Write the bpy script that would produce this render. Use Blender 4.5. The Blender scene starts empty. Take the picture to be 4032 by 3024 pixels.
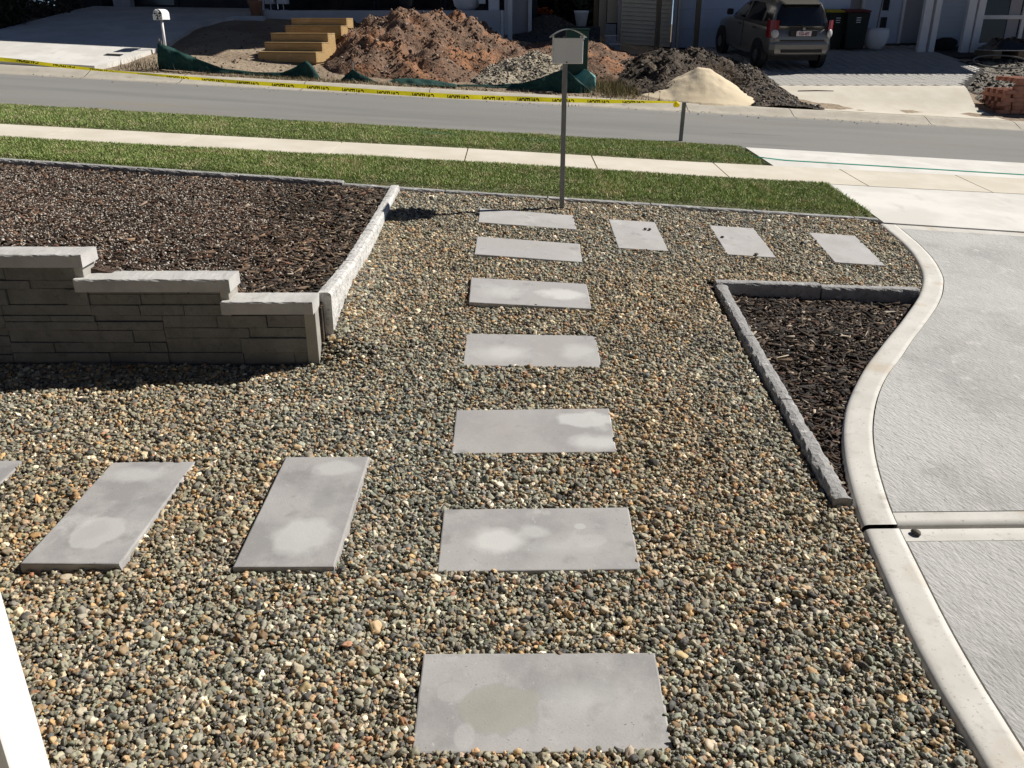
import bpy, bmesh, math, random
import numpy as np
from mathutils import Vector, Matrix, noise as mn

random.seed(7)
rng = np.random.default_rng(7)
R = math.radians
scene = bpy.context.scene
COL = scene.collection

# ------------------------------------------------------------------ camera, sky, sun, exposure
CZ = 2.05                                   # eye height above the low end of the gravel
PITCH = R(23)
cam_d = bpy.data.cameras.new('camera'); cam = bpy.data.objects.new('camera', cam_d); COL.objects.link(cam)
cam_d.sensor_width = 36; cam_d.lens = 3350 / 4032 * 36
cam_d.clip_start = .05; cam_d.clip_end = 2000
cam.location = (0, 0, CZ); cam.rotation_euler = (R(90) - PITCH, 0, 0)
scene.camera = cam

SUN_AZ, SUN_EL = R(23), R(41)               # azimuth from +x towards +y
w = bpy.data.worlds.new('World'); scene.world = w; w.use_nodes = True
nt = w.node_tree; nt.nodes.clear()
sky = nt.nodes.new('ShaderNodeTexSky'); sky.sky_type = 'NISHITA'; sky.sun_disc = False
sky.sun_elevation = SUN_EL; sky.sun_rotation = R(90) - SUN_AZ
sky.altitude = 2500; sky.air_density = .42; sky.dust_density = .12; sky.ozone_density = 1.0
bg = nt.nodes.new('ShaderNodeBackground'); bg.inputs[1].default_value = .06
wo = nt.nodes.new('ShaderNodeOutputWorld')
nt.links.new(sky.outputs[0], bg.inputs[0]); nt.links.new(bg.outputs[0], wo.inputs[0])
sd = bpy.data.lights.new('sun', 'SUN'); sd.energy = 5.0; sd.angle = R(.5); sd.color = (1, .955, .88)
sun = bpy.data.objects.new('sun', sd); COL.objects.link(sun); sun.location = (20, 10, 30)
sv = Vector((math.cos(SUN_EL) * math.cos(SUN_AZ), math.cos(SUN_EL) * math.sin(SUN_AZ), math.sin(SUN_EL)))
sun.rotation_euler = sv.to_track_quat('Z', 'Y').to_euler()
scene.view_settings.view_transform = 'Standard'; scene.view_settings.look = 'None'
scene.view_settings.exposure = .24; scene.view_settings.gamma = 1
scene.view_settings.use_curve_mapping = False

# ------------------------------------------------------------------ the lie of the land (metres)
KY = [-40, 2.145, 2.99, 3.85, 4.75, 5.49, 6.33, 7.02, 7.8, 9, 10, 12, 13, 15.5, 19, 60]
KZ = [-2.6, -2.025, -1.958, -1.886, -1.79, -1.67, -1.573, -1.492, -1.43, -1.38, -1.35, -1.33, -1.34, -1.35, -1.36, -1.36]
def ss(a, b, t):
    t = np.clip((np.asarray(t, float) - a) / (b - a), 0, 1); return t * t * (3 - 2 * t)
def G(x, y):                                # near side of the street, up to the far kerb
    return np.interp(y, KY, KZ) + CZ + (.012 - .077 * ss(3.6, 6.4, y) + .012 * ss(9, 12, y)) * (np.clip(x, -25, 25) - .11)
EX = [-30, -12, -5, -2.5, 0, 3, 4.5, 12, 30]; EZ = [2.5, 2.3, 2.2, 2.1, 1.7, 1.45, 1.34, 1.33, 1.2]
def FG(x, y):                               # the yards across the street
    x = np.asarray(x, float); y = np.asarray(y, float)
    K = G(x, 17.2) + .12; E = np.interp(x, EX, EZ)
    return np.where(y < 24.5, K + (E - K) * (y - 17.2) / 7.3, E + .1 * np.minimum(y - 24.5, 2))
def Gg(x, y):                               # gravel surface: banked up against the raised bed and the small edging
    x = np.asarray(x, float); y = np.asarray(y, float)
    b = .13 * np.exp(-((np.minimum(x, 0) + 1.05) / .22) ** 2) * ss(4.5, 4.74, y) * (1 - ss(4.95, 6.3, y)) * (x < 0)
    return G(x, y) - .018 + b
CF, SF = math.cos(PITCH), math.sin(PITCH)
def at(px, py, Y):                          # photo pixel + a distance -> point in the place
    a, b = (px - 2016) / 3350, (1512 - py) / 3350
    d = (a, b * SF + CF, b * CF - SF); k = Y / d[1]
    return Vector((d[0] * k, Y, CZ + d[2] * k))

# ------------------------------------------------------------------ materials
def mat(name, base, rough=.85, var=(), bump=(), spec=.3, metal=0, attr=None, inst=False, coat=0, alpha=None):
    """var: (colour, scale, lo, hi, (stretch)) noise layers mixed over base; bump: (scale, strength, distance, (stretch))"""
    m = bpy.data.materials.new(name); m.use_nodes = True
    t = m.node_tree; b = t.nodes['Principled BSDF']
    b.inputs['Roughness'].default_value = rough; b.inputs['Metallic'].default_value = metal
    b.inputs['Specular IOR Level'].default_value = spec
    if coat: b.inputs['Coat Weight'].default_value = coat
    tc = t.nodes.new('ShaderNodeTexCoord')
    if attr:
        a = t.nodes.new('ShaderNodeAttribute'); a.attribute_name = attr
        if inst: a.attribute_type = 'INSTANCER'
        cur = a.outputs['Color']
    else:
        c = t.nodes.new('ShaderNodeRGB'); c.outputs[0].default_value = (*base, 1); cur = c.outputs[0]
    def vec(st):
        if not st: return tc.outputs['Object']
        mp = t.nodes.new('ShaderNodeMapping'); mp.inputs['Scale'].default_value = st[:3]
        src = tc.outputs['Object']
        if len(st) > 3:
            m0 = t.nodes.new('ShaderNodeMapping'); m0.inputs['Rotation'].default_value = (0, 0, st[3])
            t.links.new(src, m0.inputs[0]); src = m0.outputs[0]
        t.links.new(src, mp.inputs[0]); return mp.outputs[0]
    for v in var:
        colr, sc, lo, hi = v[:4]; st = v[4] if len(v) > 4 else None
        n = t.nodes.new('ShaderNodeTexNoise'); n.inputs['Scale'].default_value = sc
        n.inputs['Detail'].default_value = 6; n.inputs['Roughness'].default_value = .6
        if st and len(st) > 3: n.inputs['Distortion'].default_value = 1.4
        t.links.new(vec(st), n.inputs['Vector'])
        mr = t.nodes.new('ShaderNodeMapRange'); mr.inputs[1].default_value = lo; mr.inputs[2].default_value = hi
        t.links.new(n.outputs[0], mr.inputs[0])
        mx = t.nodes.new('ShaderNodeMix'); mx.data_type = 'RGBA'
        t.links.new(mr.outputs[0], mx.inputs['Factor']); t.links.new(cur, mx.inputs[6]); mx.inputs[7].default_value = (*colr, 1)
        cur = mx.outputs[2]
    t.links.new(cur, b.inputs['Base Color'])
    prev = None
    for bb in bump:
        sc, stg, dist = bb[:3]; st = bb[3] if len(bb) > 3 else None
        n = t.nodes.new('ShaderNodeTexNoise'); n.inputs['Scale'].default_value = sc; n.inputs['Detail'].default_value = 5
        t.links.new(vec(st), n.inputs['Vector'])
        bp = t.nodes.new('ShaderNodeBump'); bp.inputs['Strength'].default_value = stg; bp.inputs['Distance'].default_value = dist
        t.links.new(n.outputs[0], bp.inputs['Height'])
        if prev: t.links.new(prev, bp.inputs['Normal'])
        prev = bp.outputs[0]
    if prev: t.links.new(prev, b.inputs['Normal'])
    return m

M = {}
M['earth'] = mat('earth', (.12, .095, .07), .95, [((.2, .16, .11), 1.3, .4, .65)], [(20, .6, .02)])
M['gravel_base'] = mat('gravel_base', (.08, .072, .06), .95, [((.15, .13, .1), 60, .4, .6)])
M['pebble'] = mat('pebble', (.2, .2, .2), .62, [((.1, .09, .08), 38, .62, .8)], [(90, .25, .003)], spec=.35, attr='col', inst=True)
M['asphalt'] = mat('asphalt', (.225, .222, .212), .93, [((.25, .246, .236), .5, .4, .62, (.3, 1, 1)), ((.17, .168, .162), 220, .55, .7), ((.36, .35, .33), 7, .72, .79, (.3, 1.5, 1)), ((.2, .198, .19), .9, .5, .66, (.15, 1, 1)), ((.25, .225, .185), .55, .58, .72, (.25, 1, 1)), ((.16, .158, .155), 3.5, .68, .76, (.12, 1, 1))], [(260, .5, .006)])
M['path_concrete'] = mat('path_concrete', (.60, .55, .455), .9, [((.68, .63, .54), 2, .4, .65), ((.5, .45, .37), 14, .62, .8)], [(150, .2, .003)])
M['apron_concrete'] = mat('apron_concrete', (.62, .6, .56), .9, [((.72, .7, .66), 1.6, .42, .6), ((.52, .5, .46), 5, .6, .78, (1, .4, 1))], [(150, .2, .003)])
M['border_concrete'] = mat('border_concrete', (.57, .55, .51), .85, [((.66, .64, .6), 4, .4, .65), ((.52, .45, .36), 3, .56, .72), ((.46, .43, .38), 11, .58, .75), ((.3, .28, .25), 30, .67, .72), ((.42, .38, .32), 70, .62, .68)], [(90, .12, .002)])
M['brushed_concrete'] = mat('brushed_concrete', (.44, .435, .42), .92,
    [((.52, .515, .50), .8, .40, .62), ((.39, .385, .375), 2.4, .50, .66), ((.54, .53, .515), 9, .56, .7), ((.35, .345, .335), 34, .60, .70, (.4, 1, 1, R(-110))), ((.25, .245, .24), 70, .64, .70, (.3, 1.2, 1, R(-100))), ((.5, .46, .38), 1.7, .66, .75), ((.28, .275, .27), 130, .62, .68)],
    [(70, .9, .006, (.4, 1.2, 1, R(-108))), (26, .6, .008), (7, .3, .012)])
M['kerb_concrete'] = mat('kerb_concrete', (.44, .40, .335), .9, [((.52, .48, .41), 3, .4, .65), ((.34, .31, .27), 7, .55, .8)], [(60, .3, .004)])
PAV = [mat('paver_a', (.36, .35, .335), .85, [((.47, .46, .45), 2.2, .46, .66), ((.42, .405, .395), 5, .42, .62), ((.54, .54, .52), 3.3, .62, .74), ((.28, .27, .262), 8, .58, .76), ((.5, .49, .47), 40, .64, .74), ((.2, .195, .19), 75, .66, .70), ((.24, .235, .225), 200, .62, .68), ((.42, .41, .4), 240, .6, .7)], [(120, .3, .002), (14, .15, .004)])]
M['paver_stain'] = mat('paver_stain', (.33, .315, .25), .85, [((.27, .25, .19), 7, .4, .6), ((.44, .43, .4), 14, .55, .7)])
M['wall_stone_shaded'] = mat('wall_stone_shaded', (.19, .19, .182), .9, [((.24, .24, .23), 9, .4, .65), ((.13, .13, .125), 22, .55, .75)], [(40, .6, .012), (160, .4, .004)])  # same stone as the caps, coloured much darker to stand for shade
M['wall_pier'] = mat('wall_pier', (.34, .325, .29), .9, [((.4, .385, .35), 7, .4, .6)], [(60, .3, .004)])  # toned down as well, for the shade on the pier fronts
M['cap_stone'] = mat('cap_stone', (.46, .45, .43), .88, [((.56, .55, .53), 5, .42, .62), ((.36, .345, .32), 13, .62, .78)], [(70, .35, .005)])
M['edge_stone'] = mat('edge_stone', (.33, .325, .32), .9, [((.42, .415, .41), 12, .48, .66), ((.16, .155, .15), 30, .55, .75), ((.66, .65, .63), 11, .6, .7)], [(50, .8, .012), (140, .5, .005)])
M['white_edge'] = mat('white_edge', (.54, .53, .51), .9, [((.7, .69, .67), 14, .45, .62), ((.22, .215, .2), 24, .56, .7)], [(45, .8, .012), (130, .5, .005)])
M['mulch'] = mat('mulch', (.1, .07, .05), .95, attr='col')
M['mulch_soil'] = mat('mulch_soil', (.05, .04, .033), .95, [((.12, .078, .058), 2.5, .45, .6), ((.02, .017, .014), 30, .5, .7)], [(60, .9, .02)])
M['grass'] = mat('grass', (.05, .1, .02), .7, spec=.25, attr='col')
M['turf_soil'] = mat('turf_soil', (.11, .13, .05), .95, [((.14, .12, .06), 8, .5, .7), ((.03, .05, .015), 40, .5, .7)], [(60, .8, .02)])
M['box_steel'] = mat('box_steel', (.74, .75, .735), .5, [((.78, .79, .775), 6, .4, .6)], spec=.4, metal=.1)
M['post_steel'] = mat('post_steel', (.21, .21, .205), .5, [((.24, .24, .235), 20, .4, .6)], spec=.4)
M['hood_steel'] = mat('hood_steel', (.62, .63, .63), .3, spec=.5, metal=.7)
M['white_paint'] = mat('white_paint', (.82, .81, .79), .6, [((.76, .75, .72), 6, .5, .7)])
M['post_white'] = mat('post_white', (.85, .845, .83), .55)
M['black'] = mat('black', (.012, .012, .014), .6)
M['ink'] = mat('ink', (.015, .015, .012), .7)
M['tape'] = mat('tape', (.86, .74, .02), .5, [((.92, .82, .06), 5, .4, .6)])
_t = M['tape'].node_tree; _b = _t.nodes['Principled BSDF']; _tr = _t.nodes.new('ShaderNodeBsdfTranslucent'); _tr.inputs[0].default_value = (.95, .82, .03, 1)
_mx = _t.nodes.new('ShaderNodeMixShader'); _mx.inputs[0].default_value = .5
_t.links.new(_b.outputs[0], _mx.inputs[1]); _t.links.new(_tr.outputs[0], _mx.inputs[2]); _t.links.new(_mx.outputs[0], _t.nodes['Material Output'].inputs[0])
M['stake'] = mat('stake', (.24, .24, .23), .8, [((.16, .155, .15), 25, .5, .7)])
M['string'] = mat('string', (.06, .62, .45), .7)
M['silt'] = mat('silt', (.008, .045, .038), .75, [((.015, .07, .06), 14, .45, .65), ((.1, .2, .17), 7, .68, .8)], [(30, .5, .02)])
M['silt_pale'] = mat('silt_pale', (.12, .38, .34), .6, [((.3, .5, .44), 8, .5, .65)], [(20, .6, .02)])
M['timber'] = mat('timber', (.47, .32, .15), .75, [((.36, .23, .1), 12, .45, .65, (.2, 1, 6)), ((.56, .41, .22), 5, .55, .75)])
M['yard'] = mat('yard', (.27, .205, .145), .95, [((.36, .285, .205), .9, .42, .6), ((.16, .12, .085), 7, .58, .74), ((.42, .35, .27), 18, .62, .75)], [(9, .8, .08), (40, .7, .02)])
M['red_soil'] = mat('red_soil', (.20, .125, .085), .95, [((.34, .165, .085), .9, .47, .6), ((.10, .065, .045), 6, .55, .68), ((.42, .34, .27), 14, .62, .72)], [(12, .9, .06), (45, .8, .02)])
M['pale_rubble'] = mat('pale_rubble', (.42, .36, .27), .95, [((.1, .095, .075), 9, .5, .58), ((.56, .5, .41), 5, .58, .7)], [(14, .9, .06)])
M['dark_gravel'] = mat('dark_gravel', (.075, .075, .072), .95, [((.14, .14, .13), 14, .5, .65), ((.04, .04, .04), 25, .5, .65)], [(30, .9, .03)])
M['black_soil'] = mat('black_soil', (.082, .064, .05), .95, [((.16, .12, .085), 4, .52, .66), ((.022, .019, .016), 9, .5, .62), ((.25, .22, .19), 18, .7, .78)], [(12, .9, .06)])
M['sand'] = mat('sand', (.66, .545, .38), .95, [((.71, .6, .43), 1.5, .4, .6), ((.55, .44, .3), 6, .58, .72, (1, 1, .3))], [(30, .4, .01)])
M['clod'] = mat('clod', (.2, .15, .1), .95, attr='col')
M['leaf'] = mat('leaf', (.05, .09, .03), .7, attr='col')
M['render'] = mat('render', (.58, .58, .585), .85, [((.52, .52, .53), 1.5, .4, .6)])
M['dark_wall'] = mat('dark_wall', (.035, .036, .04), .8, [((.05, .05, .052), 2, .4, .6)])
M['glass_dark'] = mat('glass_dark', (.012, .014, .018), .12, spec=.5)
M['weatherboard'] = mat('weatherboard', (.50, .455, .36), .8, [((.55, .5, .4), 3, .4, .6)])
M['pale_board'] = mat('pale_board', (.60, .66, .70), .8)
M['door_shade_blue'] = mat('door_shade_blue', (.62, .68, .78), .7, [((.58, .64, .74), 1, .4, .6)])  # white doors with the blue of open-sky shade mixed into the colour
M['trim_brown'] = mat('trim_brown', (.20, .155, .105), .8)
M['roof_tile'] = mat('roof_tile', (.09, .088, .09), .85)
M['wall_lilac'] = mat('wall_lilac', (.42, .41, .42), .85)
M['terracotta'] = mat('terracotta', (.33, .17, .1), .85)
M['pot_white'] = mat('pot_white', (.72, .73, .74), .6)
M['brick_paver'] = mat('brick_paver', (.40, .385, .36), .9, [((.48, .465, .44), 4, .4, .65), ((.32, .3, .28), 15, .6, .75)])
M['paver_bed'] = mat('paver_bed', (.05, .047, .045), .95)
M['brick'] = mat('brick', (.38, .17, .115), .9, [((.46, .24, .17), 6, .45, .6), ((.22, .085, .055), 14, .58, .72)], [(40, .5, .01)])
M['rubble'] = mat('rubble', (.17, .15, .125), .95, [((.28, .255, .22), 5, .47, .6), ((.14, .125, .105), 11, .52, .66)], [(20, .8, .03)])
M['pipe'] = mat('pipe', (.03, .03, .03), .45)
M['pvc'] = mat('pvc', (.72, .66, .55), .5)
M['block'] = mat('block', (.3, .3, .3), .9, [((.36, .36, .36), 9, .4, .6)])
M['block_top'] = mat('block_top', (.62, .61, .58), .9)
M['cabinet'] = mat('cabinet', (.012, .055, .042), .5, spec=.4)
M['wrap'] = mat('wrap', (.012, .012, .013), .3, spec=.6)
M['bin_green'] = mat('bin_green', (.016, .022, .016), .6)
M['bin_yellow'] = mat('bin_yellow', (.5, .38, .03), .6)
M['bin_red'] = mat('bin_red', (.16, .03, .025), .6)
M['car_paint'] = mat('car_paint', (.215, .205, .185), .32, spec=.5, metal=.55, coat=.6)
M['car_glass'] = mat('car_glass', (.012, .013, .016), .06, spec=.6)
M['seat'] = mat('seat', (.25, .24, .22), .8)
M['rubber'] = mat('rubber', (.016, .016, .017), .8)
M['rim'] = mat('rim', (.3, .3, .3), .35, metal=.8)
M['car_trim'] = mat('car_trim', (.025, .025, .027), .6)
M['lamp_red'] = mat('lamp_red', (.22, .01, .016), .2, spec=.6)
M['lamp_clear'] = mat('lamp_clear', (.62, .6, .6), .2, spec=.6)
M['plate'] = mat('plate', (.7, .62, .63), .5)
M['plate_ink'] = mat('plate_ink', (.22, .05, .09), .6)
M['orange'] = mat('orange', (.62, .14, .04), .7)
M['hedge_dark'] = mat('hedge_dark', (.02, .03, .014), .8)

# ------------------------------------------------------------------ mesh helpers
class MB:
    def __init__(s): s.v = []; s.f = []
    def quad(s, a, b, c, d):
        n = len(s.v); s.v += [tuple(a), tuple(b), tuple(c), tuple(d)]; s.f.append((n, n + 1, n + 2, n + 3)); return s
    def poly(s, pts):
        n = len(s.v); s.v += [tuple(p) for p in pts]; s.f.append(tuple(range(n, n + len(pts)))); return s
    def hexa(s, p):                         # 8 corners: bottom 4 ccw, top 4 ccw
        n = len(s.v); s.v += [tuple(q) for q in p]
        for f in ((3, 2, 1, 0), (4, 5, 6, 7), (0, 1, 5, 4), (1, 2, 6, 5), (2, 3, 7, 6), (3, 0, 4, 7)): s.f.append(tuple(n + i for i in f))
        return s
    def box(s, x0, x1, y0, y1, z0, z1):
        return s.hexa([(x0, y0, z0), (x1, y0, z0), (x1, y1, z0), (x0, y1, z0), (x0, y0, z1), (x1, y0, z1), (x1, y1, z1), (x0, y1, z1)])
    def loft(s, rings, close=True, cap=True):
        n0 = len(s.v); k = len(rings[0])
        for r in rings: s.v += [tuple(p) for p in r]
        for i in range(len(rings) - 1):
            for j in range(k if close else k - 1):
                a = n0 + i * k + j; b = n0 + i * k + (j + 1) % k
                s.f.append((a, b, b + k, a + k))
        if cap:
            s.f.append(tuple(n0 + j for j in reversed(range(k)))); m = n0 + (len(rings) - 1) * k
            s.f.append(tuple(m + j for j in range(k)))
        return s
    def lathe(s, prof, c=(0, 0, 0), n=20):
        rings = [[(c[0] + r * math.cos(2 * math.pi * j / n), c[1] + r * math.sin(2 * math.pi * j / n), c[2] + z) for j in range(n)] for r, z in prof]
        return s.loft(rings)
    def tube(s, pts, rad, n=8):
        pts = [Vector(p) for p in pts]; rings = []
        for i, p in enumerate(pts):
            d = (pts[min(i + 1, len(pts) - 1)] - pts[max(i - 1, 0)]).normalized()
            u = d.orthogonal() if abs(d.z) > .95 else d.cross(Vector((0, 0, 1)))
            u.normalize(); v = d.cross(u); r = rad[i] if isinstance(rad, (list, tuple)) else rad
            rings.append([p + u * (r * math.cos(2 * math.pi * j / n)) + v * (r * math.sin(2 * math.pi * j / n)) for j in range(n)])
        return s.loft(rings)
    def cyl(s, a, b, r, n=20): return s.tube([a, b], r, n)
    def mesh(s, name, off=(0, 0, 0)):
        me = bpy.data.meshes.new(name); o = Vector(off)
        me.from_pydata([Vector(v) - o for v in s.v], [], s.f); me.update(); return me

def finish(me, m, smooth=False, recalc=True):
    if recalc:
        bm = bmesh.new(); bm.from_mesh(me); bmesh.ops.recalc_face_normals(bm, faces=bm.faces); bm.to_mesh(me); bm.free()
    if m: me.materials.append(m)
    if smooth: me.polygons.foreach_set('use_smooth', [True] * len(me.polygons))
def tag(o, label=None, cat=None, group=None, kind=None):
    if label: o['label'] = label
    if cat: o['category'] = cat
    if group: o['group'] = group
    if kind: o['kind'] = kind
    return o
def obj(name, mb, m, parent=None, loc=None, smooth=False, bevel=0, local=False):
    """one mesh object. vertices are given in the place's own metres; they are stored relative to the parent (or loc)"""
    off = (0, 0, 0) if local else (tuple(parent['base']) if parent and 'base' in parent.keys() else (loc or (0, 0, 0)))
    me = mb.mesh(name, off); finish(me, m, smooth)
    o = bpy.data.objects.new(name, me); COL.objects.link(o)
    if parent: o.parent = parent
    elif loc: o.location = loc
    if 'base' not in o.keys() and not parent and loc: o['base'] = tuple(loc)
    elif parent and not local: o['base'] = tuple(off)
    if bevel:
        b = o.modifiers.new('bevel', 'BEVEL'); b.width = bevel; b.segments = 2; b.limit_method = 'ANGLE'
    return o
def thing(name, label, cat, loc, group=None, rot=None):
    o = bpy.data.objects.new(name, None); COL.objects.link(o); o.location = loc; o.empty_display_size = .1
    o['base'] = tuple(loc)
    if rot: o.rotation_euler = rot
    return tag(o, label, cat, group)
def raw(name, V, F, m, colors=None, smooth=False):
    """fast mesh from numpy arrays: V (n,3), F (k,3|4), colour per vertex"""
    me = bpy.data.meshes.new(name); V = np.asarray(V, np.float32); F = np.asarray(F, np.int32)
    k = F.shape[1]
    me.vertices.add(len(V)); me.vertices.foreach_set('co', V.ravel())
    me.loops.add(F.size); me.loops.foreach_set('vertex_index', F.ravel())
    me.polygons.add(len(F)); me.polygons.foreach_set('loop_start', np.arange(0, F.size, k, dtype=np.int32))
    try: me.polygons.foreach_set('loop_total', np.full(len(F), k, np.int32))
    except Exception: pass
    me.update(calc_edges=True)
    if colors is not None:
        a = me.color_attributes.new('col', 'FLOAT_COLOR', 'POINT')
        c = np.ones((len(V), 4), np.float32); c[:, :3] = colors; a.data.foreach_set('color', c.ravel())
    me.materials.append(m)
    if smooth: me.polygons.foreach_set('use_smooth', np.ones(len(F), bool))
    me.validate()
    o = bpy.data.objects.new(name, me); COL.objects.link(o); return o
def grid(name, P, m, skirt=0, smooth=True, parent=None):
    """P (n,m,3) sheet, with side walls going down by skirt"""
    P = np.asarray(P, float); n, k = P.shape[:2]
    V = P.reshape(-1, 3); idx = np.arange(n * k).reshape(n, k)
    F = np.stack([idx[:-1, :-1], idx[:-1, 1:], idx[1:, 1:], idx[1:, :-1]], -1).reshape(-1, 4)
    if np.cross(P[0, 1] - P[0, 0], P[1, 0] - P[0, 0])[2] < 0: F = F[:, ::-1]
    o = raw(name, V, F, m, smooth=smooth)
    if skirt:
        loop = list(idx[0, :]) + list(idx[1:, -1]) + list(idx[-1, -2::-1]) + list(idx[-2:0:-1, 0])
        W = V[loop]; L = W.copy(); L[:, 2] -= skirt; c = len(loop)
        VV = np.vstack([W, L]); j = np.arange(c); j2 = (j + 1) % c
        FF = np.stack([j, j + c, j2 + c, j2], -1)
        me = o.data; bm = bmesh.new(); bm.from_mesh(me)
        vs = [bm.verts.new(p) for p in VV]
        for f in FF: bm.faces.new([vs[i] for i in f])
        bmesh.ops.recalc_face_normals(bm, faces=[f for f in bm.faces if f.index == -1])
        bm.to_mesh(me); bm.free()
    if parent: o.parent = parent
    return o
def sheet_y(ys, xl, xr, nx, zf):            # rows at ys, from xl(y) to xr(y)
    return np.array([[(x, y, float(zf(x, y))) for x in np.linspace(xl(y), xr(y), nx)] for y in ys])
def sheet_x(xs, yl, yr, ny, zf):
    return np.array([[(x, y, float(zf(x, y))) for y in np.linspace(yl(x), yr(x), ny)] for x in xs])
def fbm(x, y, z=0, o=4):
    v = 0; a = .5; f = 1
    for _ in range(o): v += a * mn.noise((x * f, y * f, z + f)); a *= .5; f *= 2.1
    return v

# ------------------------------------------------------------------ the large setting
def ground_z(x, y):
    if y < 16.4: return float(G(x, y)) - .16
    if y < 27: return float(FG(x, max(y, 17.0))) - .2
    return float(FG(x, 27)) - .2
xs = np.concatenate([np.linspace(-400, -26, 8), np.linspace(-24, 24, 49), np.linspace(26, 400, 8)])
ys = np.concatenate([np.linspace(-60, -6, 6), np.arange(-5, 28, .5), np.linspace(30, 600, 8)])
tag(grid('ground', np.array([[(x, y, ground_z(x, y)) for x in xs] for y in ys]), M['earth']), kind='structure')

# unseen house added behind the camera, tall and dark to block skylight; its porch post shows at the lower left
hf_ = MB().box(-14, 9.5, -2.4, -2.2, -.8, 8.4)
hf_.box(-9, 1.3, -2.2, 1.62, 3.42, 3.62).box(-14, 9.7, -6, -2.4, 8.2, 8.5)
tag(obj('sky_blocking_facade', hf_, mat('blocker_dark', (.06, .058, .055), .9)), kind='structure')
tag(obj('porch_floor', MB().box(-9, 1.0, -2.19, 1.0, -.5, .30), M['kerb_concrete']), kind='structure')
# near garden: base under the gravel
tag(grid('gravel_bed', sheet_y(np.sort(np.r_[np.arange(-1.5, 7.66, .15), 3.19, 3.2, 5.87, 5.88]), lambda y: -6., lambda y: 1.43 if 3.195 < y < 5.875 else (3.6 if y > 5 else 2.6), 40, lambda x, y: Gg(x, y) - .026), M['gravel_base']), kind='structure')

# driveway outline (left edge of the smooth border, and its inner edge)
OY = [-4, 1.854, 1.928, 2.068, 2.220, 2.392, 2.612, 2.841, 3.045, 3.313, 3.561, 3.793, 4.051, 4.306, 4.591, 4.915, 5.248, 5.579, 5.867, 6.190, 6.426, 6.765, 7.140, 7.561, 7.75]
OX = [1.363, 1.383, 1.389, 1.388, 1.389, 1.392, 1.414, 1.436, 1.458, 1.506, 1.562, 1.634, 1.740, 1.881, 2.055, 2.281, 2.521, 2.743, 2.922, 3.086, 3.169, 3.245, 3.270, 3.282, 3.292]
IY = [-4, 1.908, 1.985, 2.067, 2.182, 2.318, 2.492, 2.686, 2.926, 3.130, 3.417, 3.602, 3.807, 4.049, 4.264, 4.511, 4.619, 4.949, 5.209, 5.537, 5.861, 6.220, 6.521, 6.757, 7.084, 7.525, 7.75]
IX = [1.508, 1.528, 1.533, 1.538, 1.541, 1.544, 1.555, 1.574, 1.597, 1.618, 1.677, 1.724, 1.793, 1.898, 2.012, 2.167, 2.254, 2.475, 2.664, 2.892, 3.086, 3.263, 3.345, 3.385, 3.41, 3.433, 3.443]
_yy = np.arange(-4, 7.71, .02)
def smoothed(Y, X):
    v = np.interp(_yy, Y, X); k = np.hanning(21); k /= k.sum()
    return np.convolve(np.pad(v, 10, mode='edge'), k, 'valid')
_o, _i = smoothed(OY, OX), smoothed(IY, IX)
outer = lambda y: float(np.interp(y, _yy, _o)); inner = lambda y: float(np.interp(y, _yy, _i))
def Gd(x, y): return float(G(x, y)) + .012 - .008 * float(ss(6.2, 7.6, y))
DR = 9.0                                    # right end of the driveway, out of view
def border(ys, name, parent=None):
    rows = []
    for y in ys:
        a, b = outer(y), inner(y); z = lambda x: Gd(x, y)
        rows.append([(a + .004, y, z(a) - .11), (a, y, z(a) - .035), (a + .004, y, z(a) - .014), (a + .013, y, z(a) - .004), (a + .028, y, z(a))] +
                    [(x, y, z(x)) for x in np.linspace(a + .05, b - .004, 5)] + [(b - .003, y, z(b) - .03)])
    return grid(name, np.array(rows), M['border_concrete'], parent=parent)
upper = tag(border(np.linspace(3.036, 7.56, 114), 'driveway'), kind='structure')
grid('brushed_panel', sheet_y(np.linspace(3.122, 7.44, 74), lambda y: inner(y) + .003, lambda y: DR, 60, lambda x, y: Gd(x, y) + .001), M['brushed_concrete'], .04, parent=upper)
grid('smooth_margin', sheet_y(np.array([3.036, 3.041, 3.07, 3.117]), lambda y: inner(y) + .001, lambda y: DR, 40, lambda x, y: Gd(x, y) - (.012 if y < 3.038 else 0)), M['border_concrete'], .04, parent=upper)
grid('smooth_margin', sheet_y(np.array([7.445, 7.5, 7.56]), lambda y: inner(y) + .001, lambda y: DR, 40, lambda x, y: Gd(x, y)), M['border_concrete'], .04, parent=upper)
lower = tag(border(np.linspace(-1.4, 3.008, 110), 'driveway'), kind='structure')
grid('brushed_panel', sheet_y(np.linspace(-1.4, 2.92, 72), lambda y: inner(y) + .003, lambda y: DR, 60, lambda x, y: Gd(x, y) + .001), M['brushed_concrete'], .04, parent=lower)
grid('smooth_margin', sheet_y(np.array([2.924, 2.96, 3.003, 3.008]), lambda y: inner(y) + .001, lambda y: DR, 40, lambda x, y: Gd(x, y) - (.012 if y > 3.006 else 0)), M['border_concrete'], .04, parent=lower)

grid('joint_filler', sheet_y(np.array([2.99, 3.022, 3.055]), lambda y: outer(y) + .012, lambda y: DR, 40, lambda x, y: Gd(x, y) - .034), mat('joint_filler', (.09, .085, .08), .9), parent=lower)
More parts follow.
